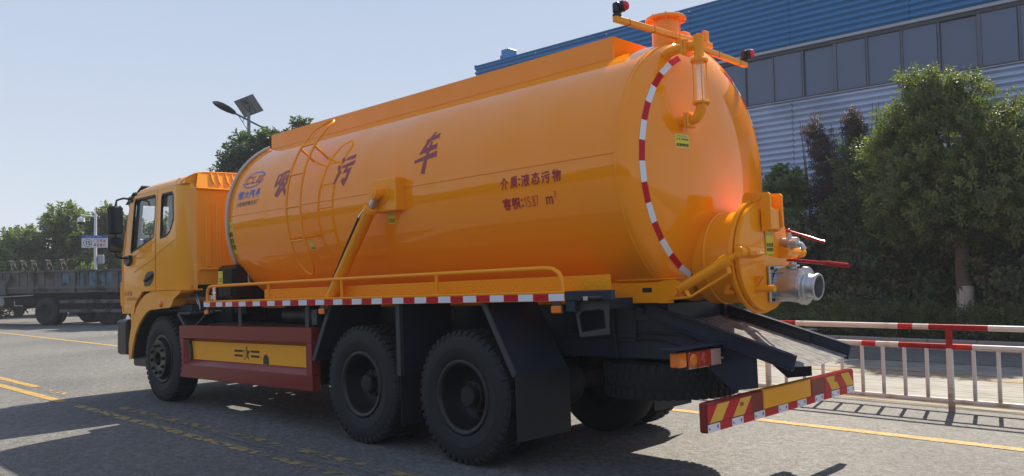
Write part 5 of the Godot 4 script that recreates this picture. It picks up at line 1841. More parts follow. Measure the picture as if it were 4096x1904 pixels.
# ---------------------------------------------------------------- setting
func build_ground() -> void:
	var s := Sh.new()
	# one sheet to the horizon; finer near the truck
	s.quad(V(-400, -0.02, 400), V(400, -0.02, 400), V(400, -0.02, -400), V(-400, -0.02, -400))
	struct("ground", s, M.soil)
	s = Sh.new()
	s.quad(V(-120, 0, 90), V(120, 0, 90), V(120, 0, -3.80), V(-120, 0, -3.80))
	struct("road", s, M.asphalt)
	s = Sh.new()
	s.quad(V(-120, 0, -3.80), V(-15.5, 0, -3.80), V(-15.5, 0, -60), V(-120, 0, -60))
	struct("side_road", s, M.asphalt)
	s = Sh.new()
	s.quad(V(-15.5, 0.004, -3.86), V(60, 0.004, -3.86), V(60, 0.004, -8.15), V(-15.5, 0.004, -8.15))
	struct("pavement", s, M.concrete)
	s = Sh.new()
	s.quad(V(-15.5, 0.0, -8.15), V(60, 0.0, -8.15), V(60, 0.0, -10.3), V(-15.5, 0.0, -10.3))
	struct("lane", s, M.asphalt)
	s = Sh.new()
	s.quad(V(-15.5, 0.002, -3.79), V(60, 0.002, -3.79), V(60, 0.002, -3.87), V(-15.5, 0.002, -3.87))
	s.quad(V(-15.5, 0.008, -8.12), V(60, 0.008, -8.12), V(60, 0.008, -8.20), V(-15.5, 0.008, -8.20))
	struct("gutter", s, M.joint)
	# sand drifted in streaks along the pavement
	rng.seed = 21
	for band in [[-3.95, 0.05, 0.10], [-4.12, 0.05, 0.06], [-6.45, 0.16, 0.14], [-6.9, 0.07, 0.08]]:
		s = Sh.new()
		var prev_a := 0.0
		for i in 150:
			var x0 := -15.0 + i * 0.4
			var a0: float = band[0] + band[1] * sin(x0 * 0.9) * 0.4 + rng.randf_range(-0.03, 0.03) + band[1]
			if i == 0: prev_a = a0
			var wd: float = band[2] * (0.6 + 0.4 * sin(x0 * 0.37 + band[0]))
			s.quad(V(x0, 0.008, prev_a), V(x0 + 0.4, 0.008, a0), V(x0 + 0.4, 0.008, a0 - wd - band[1]), V(x0, 0.008, prev_a - wd - band[1]))
			prev_a = a0
		struct("sand_streak", s, M.sand)
	# kerb: single stones in front of the planting
	var kerb := Node3D.new()
	kerb.name = "kerb"
	add_child(kerb)
	tag(kerb, "", "", "", "structure")
	for i in 30:
		s = Sh.new()
		var x := -6.0 + i * 0.8
		s.span(V(x + 0.004, -0.01, -10.45), V(x + 0.796, 0.19 + rng.randf_range(-0.004, 0.004), -10.30), 0.015)
		part(kerb, "kerb_stone", s, M.kerb_stone)
	s = Sh.new()
	s.quad(V(-15.5, 0.12, -10.45), V(60, 0.12, -10.45), V(60, 0.12, -18.9), V(-15.5, 0.12, -18.9))
	struct("planting_bed", s, M.soil)
	# painted lines
	s = Sh.new()
	s.quad(V(-60, 0.004, -1.94), V(60, 0.004, -1.94), V(60, 0.004, -2.08), V(-60, 0.004, -2.08))
	struct("road_marking", s, M.road_yellow)
	for e in [[-60.0, -1.2, 1.985, 2.11, 2], [-0.7, 3.6, 1.99, 2.10, 0], [3.7, 5.6, 1.98, 2.09, 1], [5.6, 9.0, 1.98, 2.09, 1]]:
		s = Sh.new()
		s.quad(V(e[0], 0.004, e[3]), V(e[1], 0.004, e[3]), V(e[1], 0.004, e[2]), V(e[0], 0.004, e[2]))
		struct("road_marking", s, [M.road_yellow_worn, M.road_yellow_faint, M.road_yellow][e[4]])
	for e in [[-60.0, -3.2, 1.70, 1.82, 2], [-2.6, -1.9, 1.71, 1.81, 1], [-0.2, 2.4, 1.70, 1.81, 1], [2.6, 9.0, 1.68, 1.78, 1]]:
		s = Sh.new()
		s.quad(V(e[0], 0.004, e[3]), V(e[1], 0.004, e[3]), V(e[1], 0.004, e[2]), V(e[0], 0.004, e[2]))
		struct("road_marking", s, [M.road_yellow_worn, M.road_yellow_faint, M.road_yellow][e[4]])
	# a wandering crack between the worn lines
	s = Sh.new()
	rng.seed = 5
	var x := -14.0
	var z := 1.90
	var pts := []
	while x < 7.0:
		pts.append(Vector2(x, z))
		x += rng.randf_range(0.06, 0.16)
		z = lerpf(z + rng.randf_range(-0.03, 0.03), 1.90, 0.12)
	for i in pts.size() - 1:
		var w := 0.003 + 0.006 * rng.randf()
		var a: Vector2 = pts[i]
		var b: Vector2 = pts[i + 1]
		s.quad(V(a.x, 0.009, a.y + w), V(b.x, 0.009, b.y + w), V(b.x, 0.009, b.y - w * 0.4), V(a.x, 0.009, a.y - w * 0.4))
		if rng.randf() < 0.12:
			var c := a + Vector2(rng.randf_range(-0.2, 0.3), rng.randf_range(-0.12, 0.12))
			s.tri(V(a.x, 0.0095, a.y + 0.005), V(c.x, 0.0095, c.y), V(a.x + 0.01, 0.0095, a.y - 0.005))
	struct("road_crack", s, M.crack)

func build_fence() -> void:
	var f := thing("railing", "red and white steel tube railing along the far road edge", "fence", "", V(0, 0, -3.64))
	rng.seed = 3
	var sp := 0.2245
	for i in 72:
		var x := 7.51 + (i - 58) * sp
		var s := Sh.new()
		if posmod(i - 58, 9) == 0:
			s.tube([V(x, 0, 0), V(x, 0.65, 0)], 0.034, 12)
			var p := part(f, "fence_post", s, M.fence_white_splashed)
			s = Sh.new()
			s.tube([V(x, 0.66, 0), V(x, 0.86, 0)], 0.033, 12)
			part(f, "post_top", s, M.fence_red)
		else:
			s.tube([V(x, 0.10, 0), V(x, 0.66, 0)], 0.0195, 10)
			part(f, "baluster", s, M.fence_white_splashed)
	# rails in painted lengths
	for e in [[0.865, 0.030], [0.665, 0.030]]:
		var marks: Array
		if e[0] > 0.8: marks = [[-0.50, -0.35, 1], [-0.35, -0.19, 0], [-0.19, 0.37, 2], [0.37, 1.52, 0]]
		else: marks = [[-0.89, -0.74, 1], [-0.74, -0.50, 0], [-0.50, 0.02, 2], [0.02, 0.22, 1], [0.22, 1.13, 0]]
		for k in range(-7, 2):
			var o := 7.51 + k * 9 * sp
			for m in marks:
				var s := Sh.new()
				s.tube([V(o + m[0], e[0], 0), V(o + m[1], e[0], 0)], e[1], 12)
				part(f, "rail_length", s, [M.fence_white, M.fence_red_bright, M.fence_red][m[2]])
	var s := Sh.new()
	s.tube([V(-5.5, 0.105, 0), V(11, 0.105, 0)], 0.028, 12)
	part(f, "bottom_rail", s, M.fence_white)

func build_hall() -> void:
	var zf := -19.0
	var h := thing("factory_hall", "long blue and pale corrugated metal factory hall behind the trees", "building", "", V(0, 0, zf))
	var x0 := -15.43
	var x1 := 13.0
	var s := Sh.new()
	s.span(V(x0 + 0.05, 0, -24), V(x1, 10.45, -0.10))
	part(h, "hall_body", s, M.flashing_dark)
	var plen := 3.56
	# corrugated sheets: ribs run along the wall
	for e in [[8.50, 10.52, "blue_sheet", M.cladding_blue, 0.187], [0.25, 6.76, "pale_sheet", M.cladding_pale, 0.187]]:
		var n := int(round((e[1] - e[0]) / e[4]))
		var p: float = (e[1] - e[0]) / n
		var me := {}
		var x := x0
		while x < x1:
			var w := minf(plen, x1 - x)
			var key := "%.2f" % w
			if not me.has(key):
				s = Sh.new()
				for i in n * 8:
					var q := []
					for k2 in [i, i + 1]:
						var ph: float = TAU * k2 / 8.0
						var amp := 0.05
						q.append([p * k2 / 8.0, amp * (1.0 - cos(ph)), V(0, -amp * TAU / p * sin(ph), 1.0).normalized()])
					s.quadn(V(0.008, q[0][0], q[0][1]), V(w - 0.008, q[0][0], q[0][1]), V(w - 0.008, q[1][0], q[1][1]), V(0.008, q[1][0], q[1][1]), q[0][2], q[0][2], q[1][2], q[1][2])
				me[key] = s.mesh()
			var o := partm(h, e[2], me[key], e[3])
			o.position = V(x, e[0], 0)
			x += plen
	s = Sh.new()
	s.span(V(x0 - 0.03, 10.46, -24), V(x0 + 0.02, 10.60, 0.07))
	s.span(V(x0, 10.525, -0.12), V(x1, 10.56, 0.07))
	part(h, "roof_edge", s, M.cladding_blue)
	s = Sh.new()
	s.span(V(x0, 8.40, -0.05), V(x1, 8.485, 0.075))
	part(h, "upper_flashing", s, M.flashing)
	s = Sh.new()
	s.span(V(x0, 8.28, -0.05), V(x1, 8.395, 0.03))
	s.span(V(x0, 6.78, -0.05), V(x1, 6.84, 0.05))
	part(h, "window_rails", s, M.flashing_dark)
	s = Sh.new()
	s.span(V(x0, 6.765, 0.0), V(x1, 6.79, 0.085))
	part(h, "window_sill", s, M.flashing)
	# window band: a pane between every two mullions, a double mullion at every fourth
	var k := 0
	var px := -1.83 - 0.98 * 14
	while px < x1 - 1.0:
		s = Sh.new()
		s.span(V(px + 0.03, 6.85, -0.045), V(px + 0.95, 8.27, -0.035))
		var pane := part(h, "window_pane", s, M.hall_glass)
		pane.rotation = Vector3(rng.randf_range(-0.004, 0.004), rng.randf_range(-0.006, 0.006), 0)
		s = Sh.new()
		var w := 0.10 if posmod(k, 4) == 0 else 0.045
		s.span(V(px + 0.0, 6.84, -0.05), V(px + w, 8.28, 0.02))
		part(h, "mullion", s, M.mullion)
		px += 0.98
		k += 1
	# vent and hatch on the roof edge
	s = Sh.new()
	s.span(V(-14.0, 10.55, -0.6), V(-13.55, 11.0, -0.1), 0.02)
	s.span(V(-14.25, 10.55, -0.35), V(-14.22, 10.85, -0.3))
	s.span(V(-14.25, 10.82, -0.35), V(-14.0, 10.85, -0.3))
	part(h, "roof_vent", s, M.cladding_blue)

# ---------------------------------------------------------------- plants
func sprig(count: int, leaf: float, wide: float, spread: float, sd: int) -> ArrayMesh:
	var r := RandomNumberGenerator.new()
	r.seed = sd
	var s := Sh.new()
	for i in count:
		var a := TAU * i * 0.381966 + r.randf_range(-0.4, 0.4)
		var f := (i + 0.5) / count
		var base := V(cos(a) * 0.02, f * spread, sin(a) * 0.02)
		var dir := V(cos(a), r.randf_range(0.1, 0.9) + 0.5 * f, sin(a)).normalized()
		var l := leaf * r.randf_range(0.7, 1.15)
		var side := dir.cross(V(r.randf_range(-0.4, 0.4), 1, r.randf_range(-0.4, 0.4))).normalized()
		var up := side.cross(dir)
		var m := base + dir * l * 0.5 + up * l * 0.06
		var tip := base + dir * l - V(0, l * r.randf_range(0.05, 0.3), 0)
		var e1 := m + side * wide * 0.5 + up * wide * 0.15
		var e2 := m - side * wide * 0.5 + up * wide * 0.15
		s.tri(base, e1, m)
		s.tri(e1, tip, m)
		s.tri(base, m, e2)
		s.tri(e2, m, tip)
	return s.mesh()

func foliage(parent: Node3D, called: String, blobs: Array, count: int, me: ArrayMesh, m: Material, tints: Array, sd: int, sc := Vector2(0.7, 1.2), shell := 0.35, gap := 0.25) -> void:
	var r := RandomNumberGenerator.new()
	r.seed = sd
	var nz := FastNoiseLite.new()
	nz.seed = sd
	nz.frequency = 0.9
	var tot := 0.0
	var wts := []
	for b in blobs:
		tot += pow(b[1].x * b[1].y * b[1].z, 0.667)
		wts.append(tot)
	var tf := []
	var cs := []
	var tries := 0
	while tf.size() < count and tries < count * 4:
		tries += 1
		var pick := r.randf() * tot
		var bi := 0
		while wts[bi] < pick: bi += 1
		var c: Vector3 = blobs[bi][0]
		var rd: Vector3 = blobs[bi][1]
		var d := V(r.randfn(), r.randfn(), r.randfn()).normalized()
		var k := pow(r.randf(), shell)
		var p := c + d * rd * (k * r.randf_range(0.92, 1.06))
		if nz.get_noise_3dv(p * 1.3) < -gap: continue
		var y := (d + V(0, 0.55, 0) + V(r.randfn(), r.randfn(), r.randfn()) * 0.35).normalized()
		var x := y.cross(V(r.randfn(), r.randfn(), r.randfn())).normalized()
		var bs := Basis(x, y, x.cross(y)).scaled_local(Vector3.ONE * r.randf_range(sc.x, sc.y))
		tf.append(Transform3D(bs, p))
		var t0: Color = tints[r.randi() % tints.size()]
		var f := r.randf_range(0.75, 1.25)
		cs.append(Color(t0.r * f, t0.g * f, t0.b * f))
	var mm := MultiMesh.new()
	mm.transform_format = MultiMesh.TRANSFORM_3D
	mm.use_colors = true
	mm.mesh = me
	mm.instance_count = tf.size()
	for i in tf.size():
		mm.set_instance_transform(i, tf[i])
		mm.set_instance_color(i, cs[i])
	var o := MultiMeshInstance3D.new()
	o.name = numbered(parent, called)
	o.multimesh = mm
	o.material_override = m
	parent.add_child(o, true)
	tag(o, "", "", "", "stuff")

func limbs(parent: Node3D, h0: float, r0: float, blobs: Array, sd: int, m: Material, low := 0.35) -> void:
	var r := RandomNumberGenerator.new()
	r.seed = sd
	var s := Sh.new()
	var top: Vector3 = V(0, h0, 0)
	s.tube([V(0, -0.05, 0), V(0.02, h0 * 0.3, 0), V(-0.01, h0 * 0.65, 0.02), top], [r0 * 1.15, r0, r0 * 0.9, r0 * 0.75], 12)
	for b in blobs:
		var c: Vector3 = b[0]
		var st := V(0, lerpf(h0 * low, h0, r.randf_range(0.6, 1.0)), 0)
		var mid := st.lerp(c, 0.5) + V(r.randfn() * 0.08, 0.1, r.randfn() * 0.08)
		s.tube([st, mid, c], [r0 * 0.5, r0 * 0.3, r0 * 0.12], 7)
		for k in 4:
			var e: Vector3 = c + V(r.randfn(), r.randfn() * 0.7, r.randfn()).normalized() * b[1] * 0.75
			s.tube([mid.lerp(c, 0.6), e], [r0 * 0.16, r0 * 0.05], 5)
	part(parent, "trunk", s, m)

func build_plants() -> void:
	var small := sprig(16, 0.12, 0.042, 0.22, 1)
	var broad := sprig(11, 0.19, 0.085, 0.24, 2)
	var tiny := sprig(12, 0.06, 0.03, 0.16, 3)
	var large := sprig(12, 0.30, 0.12, 0.42, 4)
	var large2 := sprig(14, 0.24, 0.11, 0.34, 5)
	var green: Array = [Color(0.085, 0.147, 0.031), Color(0.116, 0.186, 0.039), Color(0.062, 0.116, 0.031), Color(0.147, 0.202, 0.047)]
	var deep: Array = [Color(0.097, 0.143, 0.061), Color(0.076, 0.115, 0.055), Color(0.122, 0.159, 0.066), Color(0.137, 0.122, 0.069)]
	var plum: Array = [Color(0.067, 0.035, 0.048), Color(0.088, 0.042, 0.048), Color(0.056, 0.042, 0.048)]
	var pale: Array = [Color(0.127, 0.178, 0.051), Color(0.169, 0.220, 0.060), Color(0.101, 0.144, 0.051), Color(0.085, 0.118, 0.051)]
	# tall street tree with a limewashed trunk
	var t := thing("street_tree", "tall bushy green tree with a whitewashed trunk beside the railing", "tree", "", V(5.45, 0.12, -11.75))
	var bl := []
	for e in [[-0.55, 4.75, 0.0, 0.50, 0.52], [0.25, 4.42, 0.1, 0.48, 0.5], [-0.80, 4.05, 0.1, 0.62, 0.62], [-1.15, 3.45, 0.1, 0.58, 0.62], [-0.1, 3.7, 0.2, 0.85, 0.8], [0.8, 3.75, 0.1, 0.70, 0.65], [1.25, 3.2, 0.2, 0.65, 0.7], [-1.25, 2.9, 0.0, 0.5, 0.6], [-0.6, 2.9, 0.4, 0.85, 0.75], [0.6, 2.9, 0.4, 0.85, 0.8], [0.0, 2.35, 0.2, 1.1, 0.55], [1.3, 2.4, 0.1, 0.75, 0.65], [-1.0, 2.3, 0.0, 0.75, 0.55]]:
		bl.append([V(e[0], e[1], e[2]), V(e[3], e[4], e[3])])
	limbs(t, 2.1, 0.15, bl.slice(0, 9), 7, M.bark)
	var s := Sh.new()
	s.tube([V(0, 0.0, 0), V(0.017, 0.66, 0), V(0.02, 1.0, 0)], [0.178, 0.156, 0.153], 14)
	part(t, "limewash_band", s, M.limewash)
	foliage(t, "crown", bl, 4300, small, M.leaf, [Color(0.13, 0.165, 0.05), Color(0.17, 0.205, 0.06), Color(0.10, 0.135, 0.045), Color(0.14, 0.165, 0.05)], 11, Vector2(0.7, 1.2), 0.42, 0.16)
	# second tree beyond the right edge
	t = thing("street_tree", "dark green tree at the right edge of the photo, mostly cut off", "tree", "", V(8.2, 0.12, -12.6))
	bl = []
	for e in [[-0.7, 3.2, 0.2, 0.9, 0.8], [0.2, 3.6, 0.0, 1.0, 1.0], [-0.9, 2.3, 0.4, 0.9, 0.8], [0.5, 2.4, 0.2, 1.1, 0.9], [-0.4, 1.5, 0.3, 1.0, 0.7]]:
		bl.append([V(e[0], e[1], e[2]), V(e[3], e[4], e[3])])
	limbs(t, 1.6, 0.12, bl, 8, M.bark)
	foliage(t, "crown", bl, 2600, broad, M.leaf_dark, green, 12)
	# purple-leaved shrubs with bare tips, green shrubs, dark evergreen bushes
	var spots := [
		["purple_shrub", "tall thin purple-leaved shrub left of the others, in front of pale cladding", 2.0, -13.5, 1.15, 5.15, plum],
		["purple_shrub", "tall thin purple-leaved shrub between the green shrub and the tree", 2.85, -13.6, 0.85, 5.1, plum],
	]
	for i in spots.size():
		var e: Array = spots[i]
		t = thing("purple_shrub", e[1], "shrub", "purple shrubs before the hall", V(e[2], 0.12, e[3]))
		bl = []
		var r := RandomNumberGenerator.new()
		r.seed = 60 + i
		for k in 11:
			var y := lerpf(1.0, e[5] - 0.5, k / 10.0)
			var w: float = e[4] * lerpf(0.62, 0.22, k / 10.0)
			bl.append([V(r.randf_range(-0.5, 0.5) * e[4] * (1.2 - k * 0.06), y, r.randf_range(-0.3, 0.3)), V(w, 0.42, w)])
		s = Sh.new()
		for k in 9:
			var a := TAU * k / 9
			var hgt: float = e[5] * r.randf_range(0.8, 1.02)
			s.tube([V(cos(a) * 0.1, 0, sin(a) * 0.1), V(cos(a) * 0.3, hgt * 0.55, sin(a) * 0.25), V(cos(a) * 0.42 + r.randfn() * 0.1, hgt, sin(a) * 0.3)], [0.03, 0.018, 0.006], 5)
		part(t, "stem", s, M.bark)
		foliage(t, "leaves", bl, 3400, tiny, M.leaf_purple, e[6], 30 + i, Vector2(0.7, 1.3), 0.6, 0.05)
	var bushes := [
		["low green shrub behind the tank's rear door, at the foot of the hall", 0.75, -13.0, 1.15, 3.75, 0, green],
		["dense green shrub in front of the purple-leaved shrubs", 3.3, -12.4, 0.85, 4.1, 1, [Color(0.070, 0.105, 0.031), Color(0.049, 0.077, 0.028), Color(0.091, 0.126, 0.035)]],
		["dark evergreen bush beside the outlet valve's red handle", 1.6, -12.3, 1.2, 3.0, 2, deep],
		["dark evergreen bush left of the whitewashed trunk", 3.7, -12.7, 1.25, 2.7, 3, deep],
		["dark evergreen bush right of the whitewashed trunk", 6.7, -12.6, 1.1, 2.4, 4, deep],
		["dark evergreen bush at the right edge, under the cut-off tree", 8.6, -12.2, 1.3, 2.5, 5, deep],
		["dark evergreen bush seen under the rear of the tank", -0.8, -12.2, 1.3, 2.6, 6, deep],
		["dark bush behind the whitewashed trunk", 5.2, -13.6, 1.5, 2.7, 7, deep],
		["dark bush at the foot of the hall behind the green shrub", 2.6, -15.0, 1.6, 3.0, 8, deep],
		["dark bush at the foot of the hall at the right edge", 7.6, -15.0, 1.8, 2.9, 9, deep],
	]
	for e in bushes:
		t = thing("bush", e[0], "bush", "bushes in front of the hall", V(e[1], 0.12, e[2]))
		bl = []
		var r := RandomNumberGenerator.new()
		r.seed = 80 + e[5]
		for k in 9:
			var f := k / 8.0
			bl.append([V(r.randf_range(-0.55, 0.55) * e[3], lerpf(0.4, e[4] - 0.55, f), r.randf_range(-0.4, 0.4) * e[3]), V(e[3] * lerpf(0.75, 0.4, f), 0.55, e[3] * lerpf(0.7, 0.4, f))])
		s = Sh.new()
		for k in 6:
			var a := TAU * k / 6
			s.tube([V(cos(a) * 0.08, 0, sin(a) * 0.08), V(cos(a) * 0.4, e[4] * 0.7, sin(a) * 0.35)], [0.03, 0.012], 5)
		part(t, "stem", s, M.bark)
		foliage(t, "leaves", bl, 2300, broad if e[5] != 1 else small, M.leaf_dark, e[6], 40 + e[5], Vector2(0.7, 1.25), 0.4, 0.35)
	# clipped low hedge along the kerb
	var hb := []
	for i in 26: hb.append([V(-5.6 + i * 0.62, 0.42 + 0.03 * sin(i * 1.7), -10.95), V(0.55, 0.36, 0.45)])
	t = thing("low_hedge", "low clipped green hedge along the kerb behind the railing", "hedge")
	s = Sh.new()
	for i in 60: s.tube([V(-5.6 + i * 0.265, 0.1, -10.95), V(-5.55 + i * 0.265, 0.5, -10.9)], 0.012, 5)
	part(t, "stems", s, M.bark)
	foliage(t, "leaves", hb, 7600, tiny, M.leaf_dark, [Color(0.085, 0.128, 0.034), Color(0.068, 0.105, 0.034), Color(0.111, 0.145, 0.037)], 77, Vector2(0.7, 1.2), 0.3, 0.6)
	# tree behind the front of the tank, under the solar lamp
	t = thing("roadside_tree", "broad dark green tree behind the tank, below the solar street lamp", "tree", "", V(-19.3, 0, -11.9))
	bl = []
	for e in [[-1.7, 4.0, 0.6, 0.95, 0.9], [-1.3, 5.0, 0.4, 1.0, 0.95], [-1.0, 6.1, 0.3, 0.95, 0.85], [-0.7, 6.75, 0.2, 0.75, 0.6], [0.1, 5.8, 0.2, 1.1, 1.0], [0.0, 6.7, -0.1, 0.75, 0.65], [0.55, 7.15, -0.2, 0.6, 0.55], [1.0, 6.85, -0.3, 0.65, 0.6], [0.9, 5.9, 0.0, 1.0, 0.95], [0.3, 4.3, 0.4, 1.2, 1.0], [1.2, 5.0, -0.2, 1.0, 0.9], [-1.9, 3.2, 0.6, 0.8, 0.7]]:
		bl.append([V(e[0] * 0.6 - e[2] * 0.2, e[1], e[0] * -1.0 + e[2]), V(e[3], e[4], e[3])])
	limbs(t, 3.0, 0.2, bl, 9, M.bark)
	foliage(t, "crown", bl, 2700, large2, M.leaf, [Color(0.035, 0.07, 0.03), Color(0.05, 0.09, 0.03), Color(0.03, 0.055, 0.03), Color(0.07, 0.11, 0.03)], 13, Vector2(0.65, 1.15), 0.45, 0.02)
	# unseen belt of trees, added behind the camera so the tank mirrors a dark band
	t = thing("added_tree_belt", "dark belt of trees added out of view behind the camera, seen only mirrored in the tank", "trees", "", V(0, 0, 34))
	bl = []
	var rb := RandomNumberGenerator.new()
	rb.seed = 300
	for k in 60: bl.append([V(-75 + k * 2.5, rb.randf_range(1.5, 3.2), rb.randf_range(-1, 1)), V(2.4, rb.randf_range(1.6, 2.6), 1.6)])
	foliage(t, "leaves", bl, 6000, sprig(8, 0.8, 0.5, 0.8, 9), M.leaf_dark, pale, 301, Vector2(0.7, 1.3), 0.4, 0.6)
	tag(t, "", "", "", "stuff")
	# row of trees behind the lorry
	var row := [
		["dark green tree at the left edge of the photo, behind the lorry", -35.2, -4.6, 3.3, 2.0, pale],
		["dense green tree behind the lorry, second from the left edge", -34.2, -6.6, 3.9, 2.0, pale],
		["tallest rounded light green tree behind the lorry", -33.4, -8.7, 4.9, 2.0, pale],
		["yellowish green tree behind the speed sign", -32.9, -10.6, 4.9, 1.7, [Color(0.10, 0.13, 0.03), Color(0.14, 0.13, 0.03), Color(0.07, 0.10, 0.03)]],
		["tree seen between the truck's mirrors and its door", -32.4, -13.2, 4.6, 1.9, pale],
		["twiggy tree seen through the truck's door window", -31.2, -15.8, 4.9, 1.9, pale],
		["small tree seen through the rear of the truck's cab window", -30.6, -18.6, 4.4, 1.9, pale],
	]
	for i in row.size():
		var e: Array = row[i]
		t = thing("roadside_tree", e[0], "tree", "trees behind the lorry", V(e[1], 0, e[2]))
		bl = []
		var r := RandomNumberGenerator.new()
		r.seed = 200 + i
		for k in 10:
			var f := k / 9.0
			var w: float = e[4] * lerpf(0.62, 0.42, f)
			bl.append([V(r.randf_range(-0.6, 0.6) * e[4] * (1.15 - f * 0.6), lerpf(0.9, e[3] - 0.55, f), r.randf_range(-0.6, 0.6) * e[4] * (1.15 - f * 0.6)), V(w, 0.75, w)])
		limbs(t, 1.6, 0.14, bl, 210 + i, M.bark)
		foliage(t, "crown", bl, 1900, large, M.leaf, e[5], 220 + i, Vector2(0.6, 1.15), 0.4, 0.25)

# ---------------------------------------------------------------- street furniture and the lorry
func build_street() -> void:
	# solar street lamp
	var t := thing("solar_street_lamp", "solar street lamp with a tilted panel rising above the tree", "street lamp", "", V(-23.04, 0, -12.44))
	var s := Sh.new()
	s.tube([V(0, 0, 0), V(0, 8.85, 0)], [0.11, 0.07], 14)
	part(t, "pole", s, M.pole_grey)
	# the arm runs across the view, rising to the head
	var d := V(-0.41, 0.43, 0.755).normalized()
	var top := V(0, 8.50, 0)
	s = Sh.new()
	s.tube([top - d * 0.75, top + d * 0.75], 0.045, 10)
	s.tube([V(0, 8.0, 0), top + d * 0.5], 0.018, 6)
	s.tube([top + d * 0.25, V(0, 8.3, 0) + d * 0.26], 0.014, 6)
	part(t, "arm", s, M.lamp_blue_grey)
	s = Sh.new()
	var hd := top + d * 0.62
	var w := d.cross(Vector3.UP).normalized()
	var up := w.cross(d)
	var prof := [[0.0, 0.06, 0.07], [0.10, 0.11, 0.12], [0.35, 0.16, 0.17], [0.65, 0.18, 0.18], [0.90, 0.14, 0.13], [1.05, 0.05, 0.04]]
	for i in prof.size() - 1:
		for j in 16:
			var q := []
			var nn := []
			for e in [[i, j], [i, j + 1], [i + 1, j + 1], [i + 1, j]]:
				var a: float = TAU * e[1] / 16.0
				var o: Vector3 = w * cos(a) * prof[e[0]][1] + up * sin(a) * prof[e[0]][2] * (1.0 if sin(a) > 0 else 0.7)
				q.append(hd + d * prof[e[0]][0] + o)
				nn.append((w * cos(a) + up * sin(a)).normalized())
			s.quadn(q[0], q[1], q[2], q[3], nn[0], nn[1], nn[2], nn[3])
	part(t, "lamp_head", s, M.lamp_blue_grey)
	# panel: corners as seen from below and behind
	var rt := V(0.479, 0, -0.878)
	var fw0 := V(-0.878, 0, -0.479)
	var c := V(0.0, 9.14, 0.0)
	var ex := (rt * 0.75 + V(0, 0.163, 0) - fw0 * 0.856).normalized()
	var ey := (rt * -0.43 + V(0, 0.62, 0) - fw0 * 0.259).normalized()
	ey = (ey - ex * ey.dot(ex)).normalized()
	var nz := ex.cross(ey)
	s = Sh.new()
	s.box(c, V(1.15, 0.80, 0.03), 0.0, Basis(ex, ey, nz))
	var pn := part(t, "solar_panel", s, M.panel_back)
	s = Sh.new()
	for sd in [-1.0, 1.0]:
		s.box(c + ex * 0.575 * sd, V(0.04, 0.84, 0.05), 0.005, Basis(ex, ey, nz))
		s.box(c + ey * 0.40 * sd, V(1.11, 0.04, 0.05), 0.005, Basis(ex, ey, nz))
		s.box(c + ex * 0.20 * sd + nz * -0.03, V(0.04, 0.78, 0.04), 0.005, Basis(ex, ey, nz))
		s.box(c + ex * 0.20 * sd + nz * 0.03, V(0.04, 0.78, 0.04), 0.005, Basis(ex, ey, nz))
	part(pn, "panel_frame", s, M.lamp_blue_grey)
	s = Sh.new()
	s.tube([V(0, 8.8, 0), c], 0.05, 10)
	for sd in [-1.0, 1.0]: s.box(c + ey * 0.2 + nz * 0.05 * sd, V(0.16, 0.2, 0.05), 0.01, Basis(ex, ey, nz))
	part(pn, "panel_bracket", s, M.panel_dark)
	# camera pole with a speed sign
	t = thing("sign_pole", "white pole with a speed limit sign and a dome camera behind the lorry", "sign", "", V(-27.35, 0, -7.60))
	var ac := V(0.416, 0, -0.909)          # across the view, to the right
	var fw := V(0.909, 0, 0.416)           # towards the road
	s = Sh.new()
	s.tube([V(0, 0, 0), V(0, 4.45, 0)], [0.075, 0.055], 12)
	s.tube([V(0, 4.45, 0), V(0, 4.78, 0)], 0.012, 6)
	part(t, "pole", s, M.pole_white)
	s = Sh.new()
	s.tube([V(0, 4.36, 0), ac * -0.55 + V(0, 4.42, 0)], 0.03, 8)
	part(t, "arm", s, M.pole_white)
	s = Sh.new()
	s.lathe([Vector2(-0.05, 0.0), Vector2(-0.05, 0.16), Vector2(0.05, 0.15), Vector2(0.13, 0.11), Vector2(0.18, 0.04), Vector2(0.22, 0.0)], ac * -0.56 + V(0, 4.18, 0), Vector3.UP, 20, 60)
	var cam := part(t, "camera_housing", s, M.pole_white)
	s = Sh.new()
	s.lathe([Vector2(-0.19, 0.0), Vector2(-0.17, 0.06), Vector2(-0.13, 0.105), Vector2(-0.05, 0.13)], ac * -0.56 + V(0, 4.18, 0), Vector3.UP, 20, 60)
	part(cam, "camera_dome", s, M.black_gloss)
	s = Sh.new()
	s.box(V(0, 0, 0), V(0.24, 0.38, 0.16), 0.02, Basis(ac, Vector3.UP, fw))
	var box := part(t, "control_box", s, M.flashing)
	box.position = ac * 0.22 + V(0, 2.52, 0)
	var bw := 1.0
	var bh := 0.53
	var o := ac * (-bw / 2.0 - 0.02) + fw * 0.09 + V(0, 3.02, 0)
	s = Sh.new()
	s.box(o + ac * bw / 2 + V(0, bh / 2, 0) - fw * 0.015, V(bw, bh, 0.03), 0.004, Basis(ac, Vector3.UP, fw))
	var bd := part(t, "sign_board", s, M.sign_white)
	var at := flat_at(o, ac, Vector3.UP)
	s = Sh.new()
	patch(s, 0.0, bh - 0.125, bw, bh, at, 0.002)
	part(bd, "sign_header", s, M.sign_blue)
	s = Sh.new()
	ring(s, 0.27, bh - 0.065, 0.09, 0.035, 0.009, at, 0.004)
	glyphs(s, "程力汽车", 0.42, bh - 0.10, 0.075, 0.07, 0.09, 0.009, at)
	part(bd, "header_lettering", s, M.sign_white)
	s = Sh.new()
	ring(s, 0.235, 0.205, 0.15, 0.15, 0.02, at, 0.003)
	latin(s, "15", 0.135, 0.115, 0.18, 0.20, at, 0.004)
	part(bd, "speed_figure", s, M.plastic_black)
	s = Sh.new()
